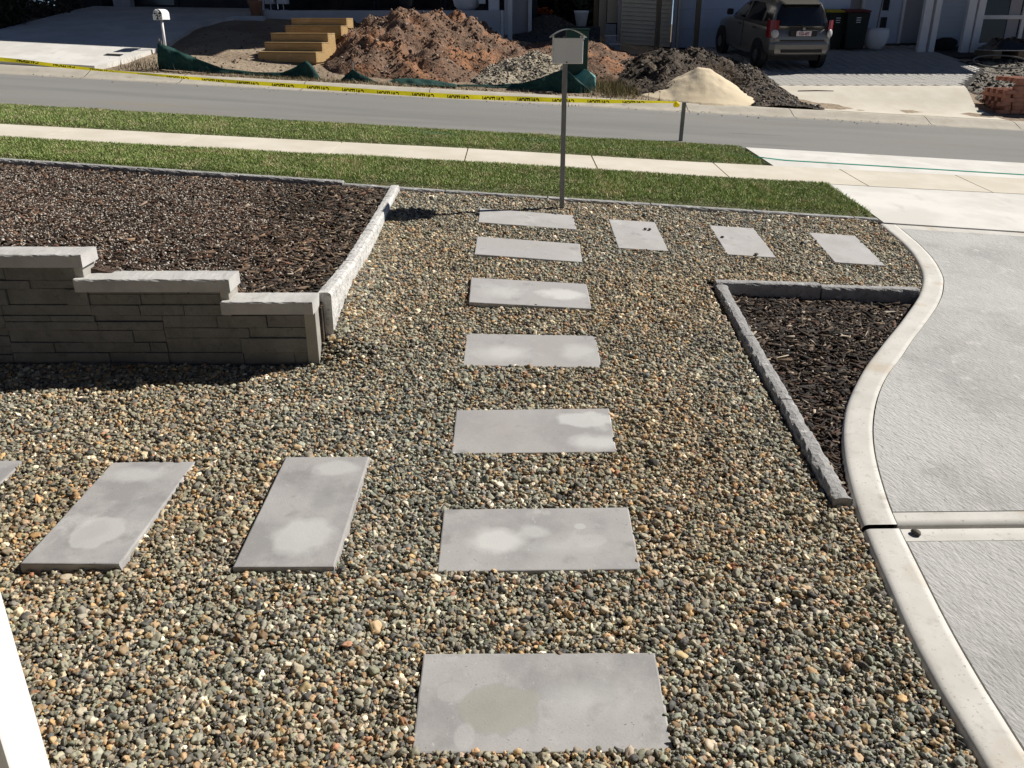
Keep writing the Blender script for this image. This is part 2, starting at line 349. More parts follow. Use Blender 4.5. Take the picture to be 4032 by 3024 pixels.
# street cross-section lines
PX = [-30, -12, -5.3, -3, -.5, 2, 4, 6, 12, 30]
PN = [7.6, 8.35, 8.68, 8.82, 9.02, 9.08, 9.18, 9.34, 9.6, 10]; PF = [8.3, 9.1, 9.47, 9.65, 9.87, 9.93, 10.08, 10.2, 10.5, 11]
pnear = lambda x: float(np.interp(x, PX, PN)); pfar = lambda x: float(np.interp(x, PX, PF))
ROAD0, ROAD1 = 11.34, 16.52
tag(grid('driveway_apron', sheet_x(np.arange(3.33, DR, .15), lambda x: 7.578, lambda x: pnear(x) - .012, 12, lambda x, y: G(x, y) + .012), M['apron_concrete'], .1), kind='structure')
tag(grid('crossover', sheet_x(np.arange(3.02, DR + 1, .15), lambda x: pfar(x) + .014, lambda x: ROAD0, 10, lambda x, y: G(x, y) + .012), M['apron_concrete'], .1), kind='structure')
fp = bpy.data.objects.new('footpath', None); COL.objects.link(fp); tag(fp, kind='structure'); fp['base'] = (0, 0, 0)
joints = [-17.4, -16, -14.6, -13.2, -11.8, -10.4, -9, -7.6, -6.15, -4.72, -3.4, -1.89, -.5, .9, 2.3, 3.8, 5.2, 6.6, 8, 9.4, 10.8]
for a, b in zip(joints, joints[1:]):
    jl = .012
    grid('path_slab', sheet_x(np.linspace(a + jl / 2 + .004, b - jl / 2, 8), pnear, pfar, 6, lambda x, y: G(x, y) + .014), M['path_concrete'], .08, parent=fp)
tag(grid('road', sheet_x(np.arange(-30, 30.1, .5), lambda x: ROAD0, lambda x: ROAD1 + .02, 16, lambda x, y: G(x, y) - .01 + .03 * math.sin(math.pi * (y - ROAD0) / 5.2)), M['asphalt'], .1), kind='structure')
# far rollover kerb in cast lengths
kr = bpy.data.objects.new('kerb', None); COL.objects.link(kr); tag(kr, kind='structure'); kr['base'] = (0, 0, 0)
kj = [-20, -16.9, -13.9, -10.9, -7.9, -6.15, -3.9, -1.55, 1.05, 3.3, 5.3, 7.9, 9.62, 12.7, 15.8]
for a, b in zip(kj, kj[1:]):
    prof = [(16.5, -.02), (16.52, .0), (16.68, .012), (16.80, .05), (16.93, .098), (17.02, .118), (17.12, .12), (17.13, .0)]
    rows = np.array([[(x, y, float(G(x, 17.2)) + z) if y > 16.6 else (x, y, float(G(x, y)) + z) for y, z in prof] for x in np.linspace(a + .006, b - .006, 8)])
    grid('kerb_length', rows, M['kerb_concrete'], parent=kr)
# yards across the street
def yard_z(x, y): return float(FG(x, y)) - .012 + .05 * fbm(x * 1.1, y * 1.1, 3)
yard = tag(grid('yard', sheet_y(np.arange(17.1, 27.1, .16), lambda y: -16., lambda y: 18., 150, yard_z), M['yard']), kind='structure')
LD_Y = [17.1, 17.36, 18, 19.06, 19.88, 22.2, 23.35, 24.2, 25.6]; LD_X = [-7.9, -7.76, -7.62, -7.45, -7.43, -7.6, -7.35, -6.75, -6.7]
tag(grid('sloping_driveway', sheet_y(np.arange(17.13, 25.7, .25), lambda y: -16. if y < 20.1 else -11.5, lambda y: float(np.interp(y, LD_Y, LD_X)), 20, lambda x, y: FG(x, y) + .075), M['apron_concrete'], .12), kind='structure')
tag(obj('drain_grate', MB().hexa([(-8.12, 18.12, float(FG(-8.1, 18.12)) + .078), (-7.8, 18.12, float(FG(-7.8, 18.12)) + .078), (-7.8, 18.3, float(FG(-7.8, 18.3)) + .078), (-8.12, 18.3, float(FG(-8.1, 18.3)) + .078),
    (-8.12, 18.12, float(FG(-8.1, 18.12)) + .086), (-7.8, 18.12, float(FG(-7.8, 18.12)) + .086), (-7.8, 18.3, float(FG(-7.8, 18.3)) + .086), (-8.12, 18.3, float(FG(-8.1, 18.3)) + .086)]), M['car_trim']),
    'dark rectangular drain cover set in the pale sloping driveway', 'drain cover')
def RGz(x, y): return max(1.037 + .107 * (y - 21.7), float(FG(x, y))) if y > 18.4 else float(FG(x, y)) + .02
def Rz(x, y):
    t = float(ss(17.1, 19.2, y)); return (1 - t) * (float(G(x, 17.2)) + .094) + t * (1.05 + .107 * (y - 21.7))
tag(grid('crossover', sheet_y(np.arange(17.135, 19.36, .15), lambda y: float(np.interp(y, [17.1, 19.4], [6.0, 5.66])), lambda y: float(np.interp(y, [17, 18.1, 19.4], [9.62, 9.4, 9.7])), 16, lambda x, y: Rz(x, y) + .03), M['path_concrete'], .15), kind='structure')

# ------------------------------------------------------------------ stepping pavers
PAVERS = [  # centre of the top face, width, depth, yaw, slope along x, slope along y, label
 ((.093, 2.145, .025), .8, .4, -.16, .0088, .1036, 'nearest stepping paver, grey concrete with an olive round stain'),
 ((.105, 2.988, .092), .8, .4, .29, .0100, .1051, 'second nearest paver of the centre row, with pale round blotches'),
 ((.107, 3.851, .164), .8, .4, -.19, .0143, .1266, 'third nearest paver of the centre row, pinkish with a pale right end'),
 ((.118, 4.748, .256), .8, .4, -.38, -.0150, .1400, 'fourth nearest paver of the centre row, beside the retaining wall end'),
 ((.118, 5.489, .386), .8, .4, .42, -.0607, .1345, 'fifth nearest paver of the centre row, pale with a pebble at its edge'),
 ((.125, 6.325, .477), .8, .4, -1.01, -.0690, .1028, 'sixth nearest paver of the centre row, second below the letterbox'),
 ((.125, 7.030, .557), .8, .4, .34, -.0770, .0831, 'farthest paver of the centre row, crossed by the letterbox post shadow'),
 ((1.016, 6.820, .473), .395, .70, .5, -.068, .108, 'paver of the side row nearest the letterbox, with two dark pebbles'),
 ((1.866, 6.831, .419), .385, .70, .2, -.068, .108, 'middle paver of the three leading to the driveway'),
 ((2.715, 6.809, .361), .40, .70, -.6, -.066, .108, 'paver of the side row nearest the curved driveway border'),
 ((-.885, 3.180, .125), .4, .8, -1.39, .0218, .0816, 'lengthwise paver on the left, next to the centre row'),
 ((-1.721, 3.195, .111), .4, .8, -1.85, .0199, .030, 'lengthwise paver on the left with a pale cloudy ring stain'),
 ((-2.545, 3.21, .098), .4, .8, -1.6, .015, .060, 'paver cut off by the left edge of the picture'),
]
def frame(yaw, sx, sy):
    c, s = math.cos(R(yaw)), math.sin(R(yaw))
    ux = Vector((c, s, sx * c + sy * s)).normalized(); uy = Vector((-s, c, -sx * s + sy * c)).normalized()
    return ux, uy, ux.cross(uy)
def blotch(m, bx, by, rx, ry, soft, colr, strength):
    """an efflorescence or water mark: a noisy-edged oval in the slab's own metres"""
    t = m.node_tree; b = t.nodes['Principled BSDF']; cur = b.inputs['Base Color'].links[0].from_socket
    tc = t.nodes.new('ShaderNodeTexCoord'); mp = t.nodes.new('ShaderNodeMapping'); mp.inputs['Location'].default_value = (-bx / rx, -by / ry, 0); mp.inputs['Scale'].default_value = (1 / rx, 1 / ry, 0)
    t.links.new(tc.outputs['Object'], mp.inputs[0])
    nz = t.nodes.new('ShaderNodeTexNoise'); nz.inputs['Scale'].default_value = 9; nz.inputs['Detail'].default_value = 4; t.links.new(tc.outputs['Object'], nz.inputs['Vector'])
    ln = t.nodes.new('ShaderNodeVectorMath'); ln.operation = 'LENGTH'; t.links.new(mp.outputs[0], ln.inputs[0])
    ad = t.nodes.new('ShaderNodeMath'); ad.operation = 'MULTIPLY_ADD'; ad.inputs[1].default_value = 1.1; t.links.new(nz.outputs[0], ad.inputs[0]); t.links.new(ln.outputs['Value'], ad.inputs[2])
    mr = t.nodes.new('ShaderNodeMapRange'); mr.inputs[1].default_value = 1.55 - soft; mr.inputs[2].default_value = 1.55; mr.inputs[3].default_value = strength * .78; mr.inputs[4].default_value = 0
    t.links.new(ad.outputs[0], mr.inputs[0])
    mx = t.nodes.new('ShaderNodeMix'); mx.data_type = 'RGBA'; t.links.new(mr.outputs[0], mx.inputs['Factor']); t.links.new(cur, mx.inputs[6]); mx.inputs[7].default_value = (*colr, 1)
    t.links.new(mx.outputs[2], b.inputs['Base Color'])
PALE, OLIVE, WARM, DARK = (.60, .60, .59), (.36, .345, .28), (.43, .40, .385), (.28, .275, .27)
BLOT = {0: [(-.135, -.03, .15, .11, .06, DARK, .45), (-.135, -.03, .14, .10, .07, OLIVE, .6), (-.29, .03, .055, .04, .1, (.44, .43, .42), .7), (.14, .0, .17, .10, .8, PALE, .55), (-.24, -.14, .035, .06, .3, (.52, .51, .5), .6)],
        1: [(-.17, -.01, .14, .10, .5, (.66, .66, .64), .9), (-.02, .04, .08, .05, .5, PALE, .7), (.18, .07, .025, .02, .15, PALE, .6), (.2, -.02, .09, .045, .25, (.5, .49, .47), .7), (.1, -.06, .3, .05, .9, PALE, .4)],
        2: [(.27, .09, .17, .075, .25, (.64, .64, .63), .85), (.3, -.11, .16, .08, .6, (.66, .66, .65), .8), (-.15, 0, .3, .2, .9, WARM, .6)],
        3: [(-.17, -.04, .2, .12, .7, (.64, .64, .62), .8), (.28, -.02, .16, .12, .6, (.6, .6, .58), .75), (.1, 0, .1, .2, .4, WARM, .6)],
        4: [(-.2, 0, .2, .14, .8, PALE, .7), (.22, .0, .2, .1, .5, (.7, .7, .68), .85)],
        10: [(.03, -.2, .15, .14, .4, PALE, .8), (.08, .3, .12, .07, .3, PALE, .6), (.06, .06, .06, .12, .5, DARK, .6)],
        11: [(.0, -.18, .11, .12, .15, (.55, .545, .53), .75), (-.02, -.17, .07, .08, .4, (.42, .41, .40), .6), (-.03, .28, .17, .08, .5, PALE, .6)]}
paver_rects = []
for i, (c, wd, dp, yaw, sx, sy, lab) in enumerate(PAVERS):
    ux, uy, uz = frame(yaw, sx, sy); n = max(6, int(wd / .05)); m = max(5, int(dp / .05))
    root = thing('stepping_paver', lab, 'paver', c, 'stepping pavers laid in the gravel')
    # slab with slightly wavering arrises
    us = np.linspace(-wd / 2, wd / 2, n); vs = np.linspace(-dp / 2, dp / 2, m)
    def rim(z, ins, amp):
        pts = []
        for u in us[:-1]: pts.append((u, -dp / 2 + ins))
        for v in vs[:-1]: pts.append((wd / 2 - ins, v))
        for u in us[::-1][:-1]: pts.append((u, dp / 2 - ins))
        for v in vs[::-1][:-1]: pts.append((-wd / 2 + ins, v))
        out = []
        for u, v in pts:
            u = max(-wd / 2 + ins, min(wd / 2 - ins, u)); v = max(-dp / 2 + ins, min(dp / 2 - ins, v))
            j = amp * mn.noise((u * 23 + i * 9, v * 23, z * 40))
            out.append(Vector(c) + ux * (u + j) + uy * (v + j * .8) + uz * z)
        return out
    mb = MB().loft([rim(-.055, -.004, .008), rim(-.03, .0, .008), rim(-.006, 0, .005), rim(-.0015, .002, .002), rim(0, .006, .0)])
    pm = PAV[0].copy(); pm.name = 'paver_concrete'
    for nd in pm.node_tree.nodes:
        if nd.type == 'TEX_COORD':
            mp = pm.node_tree.nodes.new('ShaderNodeMapping'); mp.inputs['Location'].default_value = (i * 3.7, i * 1.9, i * 2.3)
            mp.inputs['Rotation'].default_value = (0, 0, i * 1.3)
            for l in list(pm.node_tree.links):
                if l.from_node == nd: pm.node_tree.links.new(mp.outputs[0], l.to_socket)
            pm.node_tree.links.new(nd.outputs['Object'], mp.inputs[0])
    pm.node_tree.nodes['RGB'].outputs[0].default_value = (*[(.315, .305, .30)[k] * (1.0 + .07 * min(i, 7) + (-.49 if i > 9 else 0)) for k in range(3)], 1)  # farther pavers lightened to carry the stronger glancing sunlight
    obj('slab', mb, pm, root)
    for (bx_, by_, rx_, ry_, soft, colr, st_) in BLOT.get(i, ()): blotch(pm, bx_, by_, rx_, ry_, soft, colr, st_)
    paver_rects.append((c[0], c[1], wd / 2, dp / 2, R(yaw)))

# ------------------------------------------------------------------ river pebbles (gravel)
def in_pavers(x, y, m):
    r = np.zeros(len(x), bool)
    for cx, cy, hw, hd, a in paver_rects:
        dx, dy = x - cx, y - cy; u = dx * math.cos(a) + dy * math.sin(a); v = -dx * math.sin(a) + dy * math.cos(a)
        r |= (np.abs(u) < hw + m) & (np.abs(v) < hd + m)
    return r
TRI_L = 1.43                                # left edging of the triangular bed (centre line)
def gravel_mask(x, y, m=0.0):
    o = np.interp(y, _yy, _o)
    ok = (x < o - .004) & (y < 7.655) & (y > .9) & (x > -4.2)
    ok &= ~((x < -1.10) & (y > 4.535)) & ~((x < -1.035) & (y > 4.685))      # raised bed + wall
    ok &= ~((x > TRI_L - .045) & (y > 3.19) & (y < 5.93))       # triangular bed
    return ok & ~in_pavers(x, y, m)
def layer(sp, jit):
    xs = np.arange(-4.0, 3.4, sp); ys = np.arange(.95, 7.7, sp * .9)
    X, Y = np.meshgrid(xs, ys); X = X + (np.arange(len(ys)) % 2)[:, None] * sp / 2
    X = X.ravel(); Y = Y.ravel()
    X = X + rng.uniform(-jit, jit, X.size) * sp; Y = Y + rng.uniform(-jit, jit, Y.size) * sp
    k = (X > -.72 * Y - 1.0)                # nothing far outside what can be seen
    return X[k], Y[k]
xa, ya = layer(.0138, .5); xb, yb = layer(.0195, .6)
xp = np.r_[xa, xb]; yp = np.r_[ya, yb]; top = np.r_[np.zeros(len(xa)), np.ones(len(xb))]
k = gravel_mask(xp, yp, -.002); xp, yp, top = xp[k], yp[k], top[k]
n = len(xp)
und = np.array([.010 * mn.noise((a * 2.3, b * 2.3, 0)) + .006 * mn.noise((a * 7, b * 7, 4)) for a, b in zip(xp, yp)])
zp = Gg(xp, yp) - .001 + .014 * (1 - ss(-.9, -.3, xp)) * (1 - ss(3.6, 4.4, yp)) + und + top * .009 + rng.uniform(-.004, .006, n)
near_edge = np.zeros(n, bool)
sz = np.clip(rng.lognormal(math.log(.0076), .34, n), .0035, .019)
sz *= np.where(rng.random(n) < .012, 1.4, 1)
scl = np.stack([sz * rng.uniform(.95, 1.4, n), sz * rng.uniform(.8, 1.05, n), sz * rng.uniform(.5, .85, n)], 1)
rot = np.stack([rng.normal(0, .45, n), rng.normal(0, .45, n), rng.uniform(0, 6.283, n)], 1)
pal = np.array([(.20, .195, .165), (.165, .17, .15), (.26, .25, .21), (.32, .225, .13), (.24, .155, .09), (.085, .09, .095), (.05, .052, .056),
                (.46, .42, .345), (.38, .235, .11), (.21, .23, .20), (.125, .13, .13), (.31, .255, .2), (.62, .59, .53), (.28, .13, .08), (.18, .20, .165)])
pw = np.array([14, 13, 11, 10, 8, 9, 4, 5.5, 3, 10, 9, 8, 1.6, 1.4, 9.]); pw /= pw.sum()
colp = 1.5 * pal[rng.choice(len(pal), n, p=pw)] * rng.uniform(.6, 1.38, (n, 1)) * rng.uniform(.95, 1.05, (n, 3))
colp = colp * .74 + .26 * (np.array([(.30, .258, .178)]) * (colp.mean(1, keepdims=True) / .26))
warm = np.array([mn.noise((a * .8, b * .8, 9)) for a, b in zip(xp, yp)])[:, None]
colp *= np.array([1.03, .995, .925])
colp *= 1 + warm * np.array([.12, .02, -.10])
me = bpy.data.meshes.new('gravel'); me.vertices.add(n)
me.vertices.foreach_set('co', np.stack([xp, yp, zp], 1).astype(np.float32).ravel())
for nm, arr in (('rot', rot), ('scl', scl)):
    a = me.attributes.new(nm, 'FLOAT_VECTOR', 'POINT'); a.data.foreach_set('vector', arr.astype(np.float32).ravel())
a = me.attributes.new('col', 'FLOAT_COLOR', 'POINT'); a.data.foreach_set('color', np.c_[colp, np.ones(n)].astype(np.float32).ravel())
a = me.attributes.new('idx', 'INT', 'POINT'); a.data.foreach_set('value', rng.integers(0, 6, n).astype(np.int32))
gravel = bpy.data.objects.new('gravel', me); COL.objects.link(gravel)
tag(gravel, 'mixed brown, grey and green river pebbles covering the front garden', 'gravel', kind='stuff')
ng = bpy.data.node_groups.new('pebbles', 'GeometryNodeTree')
ng.interface.new_socket('Geometry', in_out='INPUT', socket_type='NodeSocketGeometry')
ng.interface.new_socket('Geometry', in_out='OUTPUT', socket_type='NodeSocketGeometry')
N = ng.nodes.new; L = ng.links.new
gi, go = N('NodeGroupInput'), N('NodeGroupOutput')
g2i = N('GeometryNodeGeometryToInstance')
for s in range(6):
    ico = N('GeometryNodeMeshIcoSphere'); ico.inputs['Radius'].default_value = 1; ico.inputs['Subdivisions'].default_value = 3
    sp = N('GeometryNodeSetPosition'); nz = N('ShaderNodeTexNoise'); nz.noise_dimensions = '4D'
    nz.inputs['W'].default_value = s * 7.3; nz.inputs['Scale'].default_value = .85 + .12 * s; nz.inputs['Detail'].default_value = 1.5
    sub = N('ShaderNodeMath'); sub.operation = 'SUBTRACT'; sub.inputs[1].default_value = .5
    mul = N('ShaderNodeMath'); mul.operation = 'MULTIPLY'; mul.inputs[1].default_value = 1.7
    pos = N('GeometryNodeInputPosition'); vm = N('ShaderNodeVectorMath'); vm.operation = 'SCALE'
    L(pos.outputs[0], nz.inputs['Vector']); L(nz.outputs[0], sub.inputs[0]); L(sub.outputs[0], mul.inputs[0])
    L(pos.outputs[0], vm.inputs[0]); L(mul.outputs[0], vm.inputs['Scale'])
    L(ico.outputs[0], sp.inputs[0]); L(vm.outputs[0], sp.inputs['Offset'])
    sm = N('GeometryNodeSetMaterial'); sm.inputs['Material'].default_value = M['pebble']
    sh = N('GeometryNodeSetShadeSmooth'); L(sp.outputs[0], sh.inputs[0]); L(sh.outputs[0], sm.inputs[0]); L(sm.outputs[0], g2i.inputs[0])
iop = N('GeometryNodeInstanceOnPoints'); iop.inputs['Pick Instance'].default_value = True
def named(nm, ty):
    q = N('GeometryNodeInputNamedAttribute'); q.data_type = ty; q.inputs['Name'].default_value = nm
    return [o for o in q.outputs if o.enabled and o.name == 'Attribute'][0]
e2r = N('FunctionNodeEulerToRotation'); L(named('rot', 'FLOAT_VECTOR'), e2r.inputs[0])
L(gi.outputs[0], iop.inputs['Points']); L(g2i.outputs[0], iop.inputs['Instance']); L(named('idx', 'INT'), iop.inputs['Instance Index'])
L(e2r.outputs[0], iop.inputs['Rotation']); L(named('scl', 'FLOAT_VECTOR'), iop.inputs['Scale']); L(iop.outputs[0], go.inputs[0])
gm = gravel.modifiers.new('pebbles', 'NODES'); gm.node_group = ng

def pebble_mesh(name, seed, r, flat=.6):
    bm = bmesh.new(); bmesh.ops.create_icosphere(bm, subdivisions=2, radius=1)
    for v in bm.verts:
        v.co *= 1 + .45 * mn.noise(v.co * .9 + Vector((seed * 5.1, 0, 0))); v.co.x *= 1.2; v.co.z *= flat; v.co *= r
    me = bpy.data.meshes.new(name); bm.to_mesh(me); bm.free(); me.polygons.foreach_set('use_smooth', [True] * len(me.polygons)); return me
LOOSE = [((1.097, 6.945), .013, 'dark pebble, left of two lying on the side-row paver'), ((1.133, 6.940), .013, 'dark pebble, right of two lying on the side-row paver'),
         ((.152, 5.31), .012, 'small dark pebble on the near edge of a centre-row paver'), ((1.72, 6.87), .012, 'small dark pebble on the middle side-row paver'),
         ((1.905, 6.505), .016, 'dark pebble on the near edge of the middle side-row paver'), ((1.655, 2.97), .016, 'dark pebble lying on the smooth driveway margin')]
md = mat('loose_pebble', (.07, .065, .06), .7, [((.14, .12, .1), 60, .45, .6)])
for s, ((x, y), r, lab) in enumerate(LOOSE):
    z = float(G(x, y)) + r * .5 if s < 5 else Gd(x, y) + r * .5
    pm_ = pebble_mesh('loose_pebble', s, r); pm_.materials.append(md)
    o = bpy.data.objects.new('loose_pebble', pm_); COL.objects.link(o); o.location = (x, y, z); o.rotation_euler = (0, 0, s * 1.1)
    tag(o, lab, 'pebble', 'loose pebbles out of the gravel')

# ------------------------------------------------------------------ rough split-face blocks
def rough_block(mb, p0, p1, wid, h, seed, side, amp=.012, seg=.035, lip=.02):
    """block from p0 to p1 (centre line of its top), width wid, height h; the arrises are broken like split stone"""
    p0, p1 = Vector(p0), Vector(p1); d = p1 - p0; ln = d.length; d.normalize()
    sdir = Vector((d.y, -d.x, 0)).normalized(); n = max(4, int(ln / seg))
    rings = []
    for i in range(n + 1):
        t = i / n; c = p0 + d * (ln * t)
        def J(k, a=amp): return a * (mn.noise((c.x * 26 + seed * 3.1, c.y * 26 + k * 7.7, c.z * 26 + seed)) + .5 * mn.noise((c.x * 60 + seed, c.y * 60 + k * 9.1, seed)))
        hw = wid / 2
        ring = [(-hw, -h), (-hw, -lip * 1.6), (-hw + lip * .5, -lip * .5), (-hw + lip * 1.3, 0), (0, .002), (hw - lip * 1.3, 0), (hw - lip * .5, -lip * .5), (hw, -lip * 1.6), (hw, -h)]
        pts = []
        for k, (a, b) in enumerate(ring):
            f = 1.0 if 0 < k < 8 else 0.0
            g = .4 if k in (3, 4, 5) else 1.0
            pts.append(c + sdir * (a + f * g * J(k)) + Vector((0, 0, b + f * g * (J(k + 20) - (.3 * amp if k not in (4,) else 0)))))
        rings.append(pts)
    return mb.loft(rings)

# edging between gravel/bed and lawn
lawn_edging = thing('lawn_edging', 'long line of grey split stone edging between lawn and gravel', 'edging', (-1, 7.7, .65))
ej = [-9.0, -8.05, -7.1, -6.15, -5.2, -4.25, -3.32, -2.42, -1.5, -.6, .32, 1.25, 2.18, 3.1, 3.32]
for i, (a, b) in enumerate(zip(ej, ej[1:])):
    y = 7.7; up = .035 if b < -1 else .012
    obj('edging_stone', rough_block(MB(), (a + .006, y, float(G(a, y)) + up), (b - .006, y, float(G(b, y)) + up), .085, .2, i + 1, 1, .007, .04, .009), M['edge_stone'], lawn_edging, smooth=False)
# white edging down the right side of the raised bed
bed_edging = thing('bed_edging', 'chalky white split stone edging sloping down the side of the raised mulch bed', 'edging', (-1.07, 6.2, .5))
bj = [4.69, 5.5, 6.25, 7.0, 7.655]
def bed_edge_z(y): return float(np.interp(y, [4.7, 5.4, 6.2, 7.0, 7.66], [.625, .60, .635, .675, .725]))
for i, (a, b) in enumerate(zip(bj, bj[1:])):
    xa_, xb_ = np.interp([a, b], [4.7, 7.66], [-1.085, -1.045])
    obj('edging_stone', rough_block(MB(), (xa_, a + .005, bed_edge_z(a)), (xb_, b - .005, bed_edge_z(b)), .085, .38, 40 + i, 1, .008, .035, .011), M['white_edge'], bed_edging, smooth=False)
# triangular bed by the driveway
tri_edging = thing('bed_edging', 'dark split stone edging round the small triangular mulch bed by the driveway', 'edging', (1.45, 5, .3))
tj = [3.19, 4.1, 4.94, 5.8]
for i, (a, b) in enumerate(zip(tj, tj[1:])):
    x0, x1 = np.interp([a, b], [3.2, 5.8], [1.432, 1.475]); hz = lambda y: float(G(1.45, y)) + float(np.interp(y, [3.2, 4.2, 5.8], [.032, .026, .012]))
    obj('edging_stone', rough_block(MB(), (x0, a + .006, hz(a)), (x1, b - .006, hz(b)), .08, .2, 60 + i, 1, .011, .03, .011), M['edge_stone'], tri_edging, smooth=False)
for i, (a, b) in enumerate(((1.44, 2.2), (2.2, 2.915))):
    y0, y1 = (5.85, 5.87) if i == 0 else (5.87, 5.89)
    obj('edging_stone', rough_block(MB(), (a + .006, y0, float(G(a, y0)) + .02), (b - .006, y1, float(G(b, y1)) + .035), .085, .22, 70 + i, 1, .007, .03, .009), M['edge_stone'], tri_edging, smooth=False)

# ------------------------------------------------------------------ retaining wall of the raised bed
wall = thing('retaining_wall', 'stepped retaining wall of ledgestone blocks toned dark for shade, with pale capping stones', 'wall', (-2.2, 4.6, .2))
YF = 4.545
def ledge_panel(x0, x1, z0, z1, seed, blockname='wall_block'):
    rr = random.Random(seed)
    blk = obj(blockname, MB().box(x0 + .004, x1 - .004, YF + .028, YF + .16, z0 + .002, z1 - .002), M['wall_stone_shaded'], wall)
    z = z0
    while z < z1 - .015:
        h = rr.choice([.05, .062, .075, .09])
        if z + h > z1 - .025: h = z1 - z
        x = x0
        while x < x1 - .01:
            l = rr.uniform(.18, .56)
            if x + l > x1 - .08: l = x1 - x
            pr = rr.uniform(0, .018)
            mb = MB(); s = seed + x
            q = [(x + .001 + rr.uniform(0, .002), z + .0008 + rr.uniform(0, .0015)), (x + l - .001, z + .0008 + rr.uniform(0, .0015)), (x + l - .001 - rr.uniform(0, .002), z + h - .0008 - rr.uniform(0, .0015)), (x + .001, z + h - .0008)]
            yb = YF + .03; yf = [YF + .018 - pr + rr.uniform(-.003, .003) for _ in range(4)]
            mb.hexa([(q[0][0], yf[0], q[0][1]), (q[1][0], yf[1], q[1][1]), (q[1][0], yb, q[1][1]), (q[0][0], yb, q[0][1]),
                     (q[3][0], yf[3], q[3][1]), (q[2][0], yf[2], q[2][1]), (q[2][0], yb, q[2][1]), (q[3][0], yb, q[3][1])])
            obj('ledge_stone', mb, M['wall_stone_shaded'], blk, bevel=.003)
            x += l
        z += h
for i, (a, b) in enumerate(((-4.6, -3.74), (-3.74, -2.86), (-2.86, -1.97), (-1.97, -1.13))): ledge_panel(a, b, .16, .535, 10 + i)
for i, (a, b) in enumerate(((-4.3, -3.2), (-3.2, -2.36), (-2.36, -1.62))): ledge_panel(a, b, .535, .69, 20 + i)
for i, (a, b) in enumerate(((-4.6, -3.3), (-3.3, -2.40))): ledge_panel(a, b, .69, .83, 30 + i)
# plain end piers
for x0, x1, z0, z1, mm in ((-1.17, -1.105, .1, .556, 'cap_stone'), (-1.625, -1.575, .535, .69, 'cap_stone'), (-2.41, -2.36, .69, .83, 'cap_stone')):
    obj('end_pier', MB().box(x0, x1, YF + .004, YF + .17, z0, z1), M['wall_pier'], wall, bevel=.006)
for i, (x0, x1, zt) in enumerate(((-4.7, -3.62, .896), (-3.61, -2.335, .896), (-2.405, -1.55, .757), (-1.615, -1.105, .628))):
    if i < 2: seg = (x0, x1)
    xx0 = x0 if i < 2 else x0
    mb = MB(); rough_block(mb, (xx0, 4.602, zt), (x1, 4.602, zt), .19, .072, 80 + i, 1, .005, .02, .005)
    obj('cap_stone', mb, M['cap_stone'], wall)

# ------------------------------------------------------------------ mulch beds
def bed_z(x, y):
    zb = float(np.interp(x, [-6, -4, -3, -2.4, -1.9, -1.55, -1.1], [1.0, .95, .87, .80, .68, .585, .56]))
    zf = float(G(x, 7.66)) - .015
    t = float(ss(0, 1, (y - 4.7) / 2.95)); z = zb * (1 - t) + zf * t
    if x > -1.35: z = min(z, bed_edge_z(y) - .035 + max(0, -1.12 - x) * .25)
    return z + .012 * fbm(x * 3, y * 3, 1)
tag(grid('mulch_bed', sheet_y(np.arange(4.64, 7.665, .06), lambda y: -7., lambda y: -1.09, 110, lambda x, y: bed_z(x, y) - .006), M['mulch_soil'], .3), kind='structure')
def tri_z(x, y): return float(G(x, y)) - .032 - .05 * float(ss(4.8, 5.75, y)) + .010 * fbm(x * 4, y * 4, 2)
tag(grid('mulch_bed', sheet_y(np.linspace(3.2, 5.87, 54), lambda y: 1.44, lambda y: max(1.46, outer(y) + .02), 30, lambda x, y: tri_z(x, y) - .004), M['mulch_soil'], .2), kind='structure')
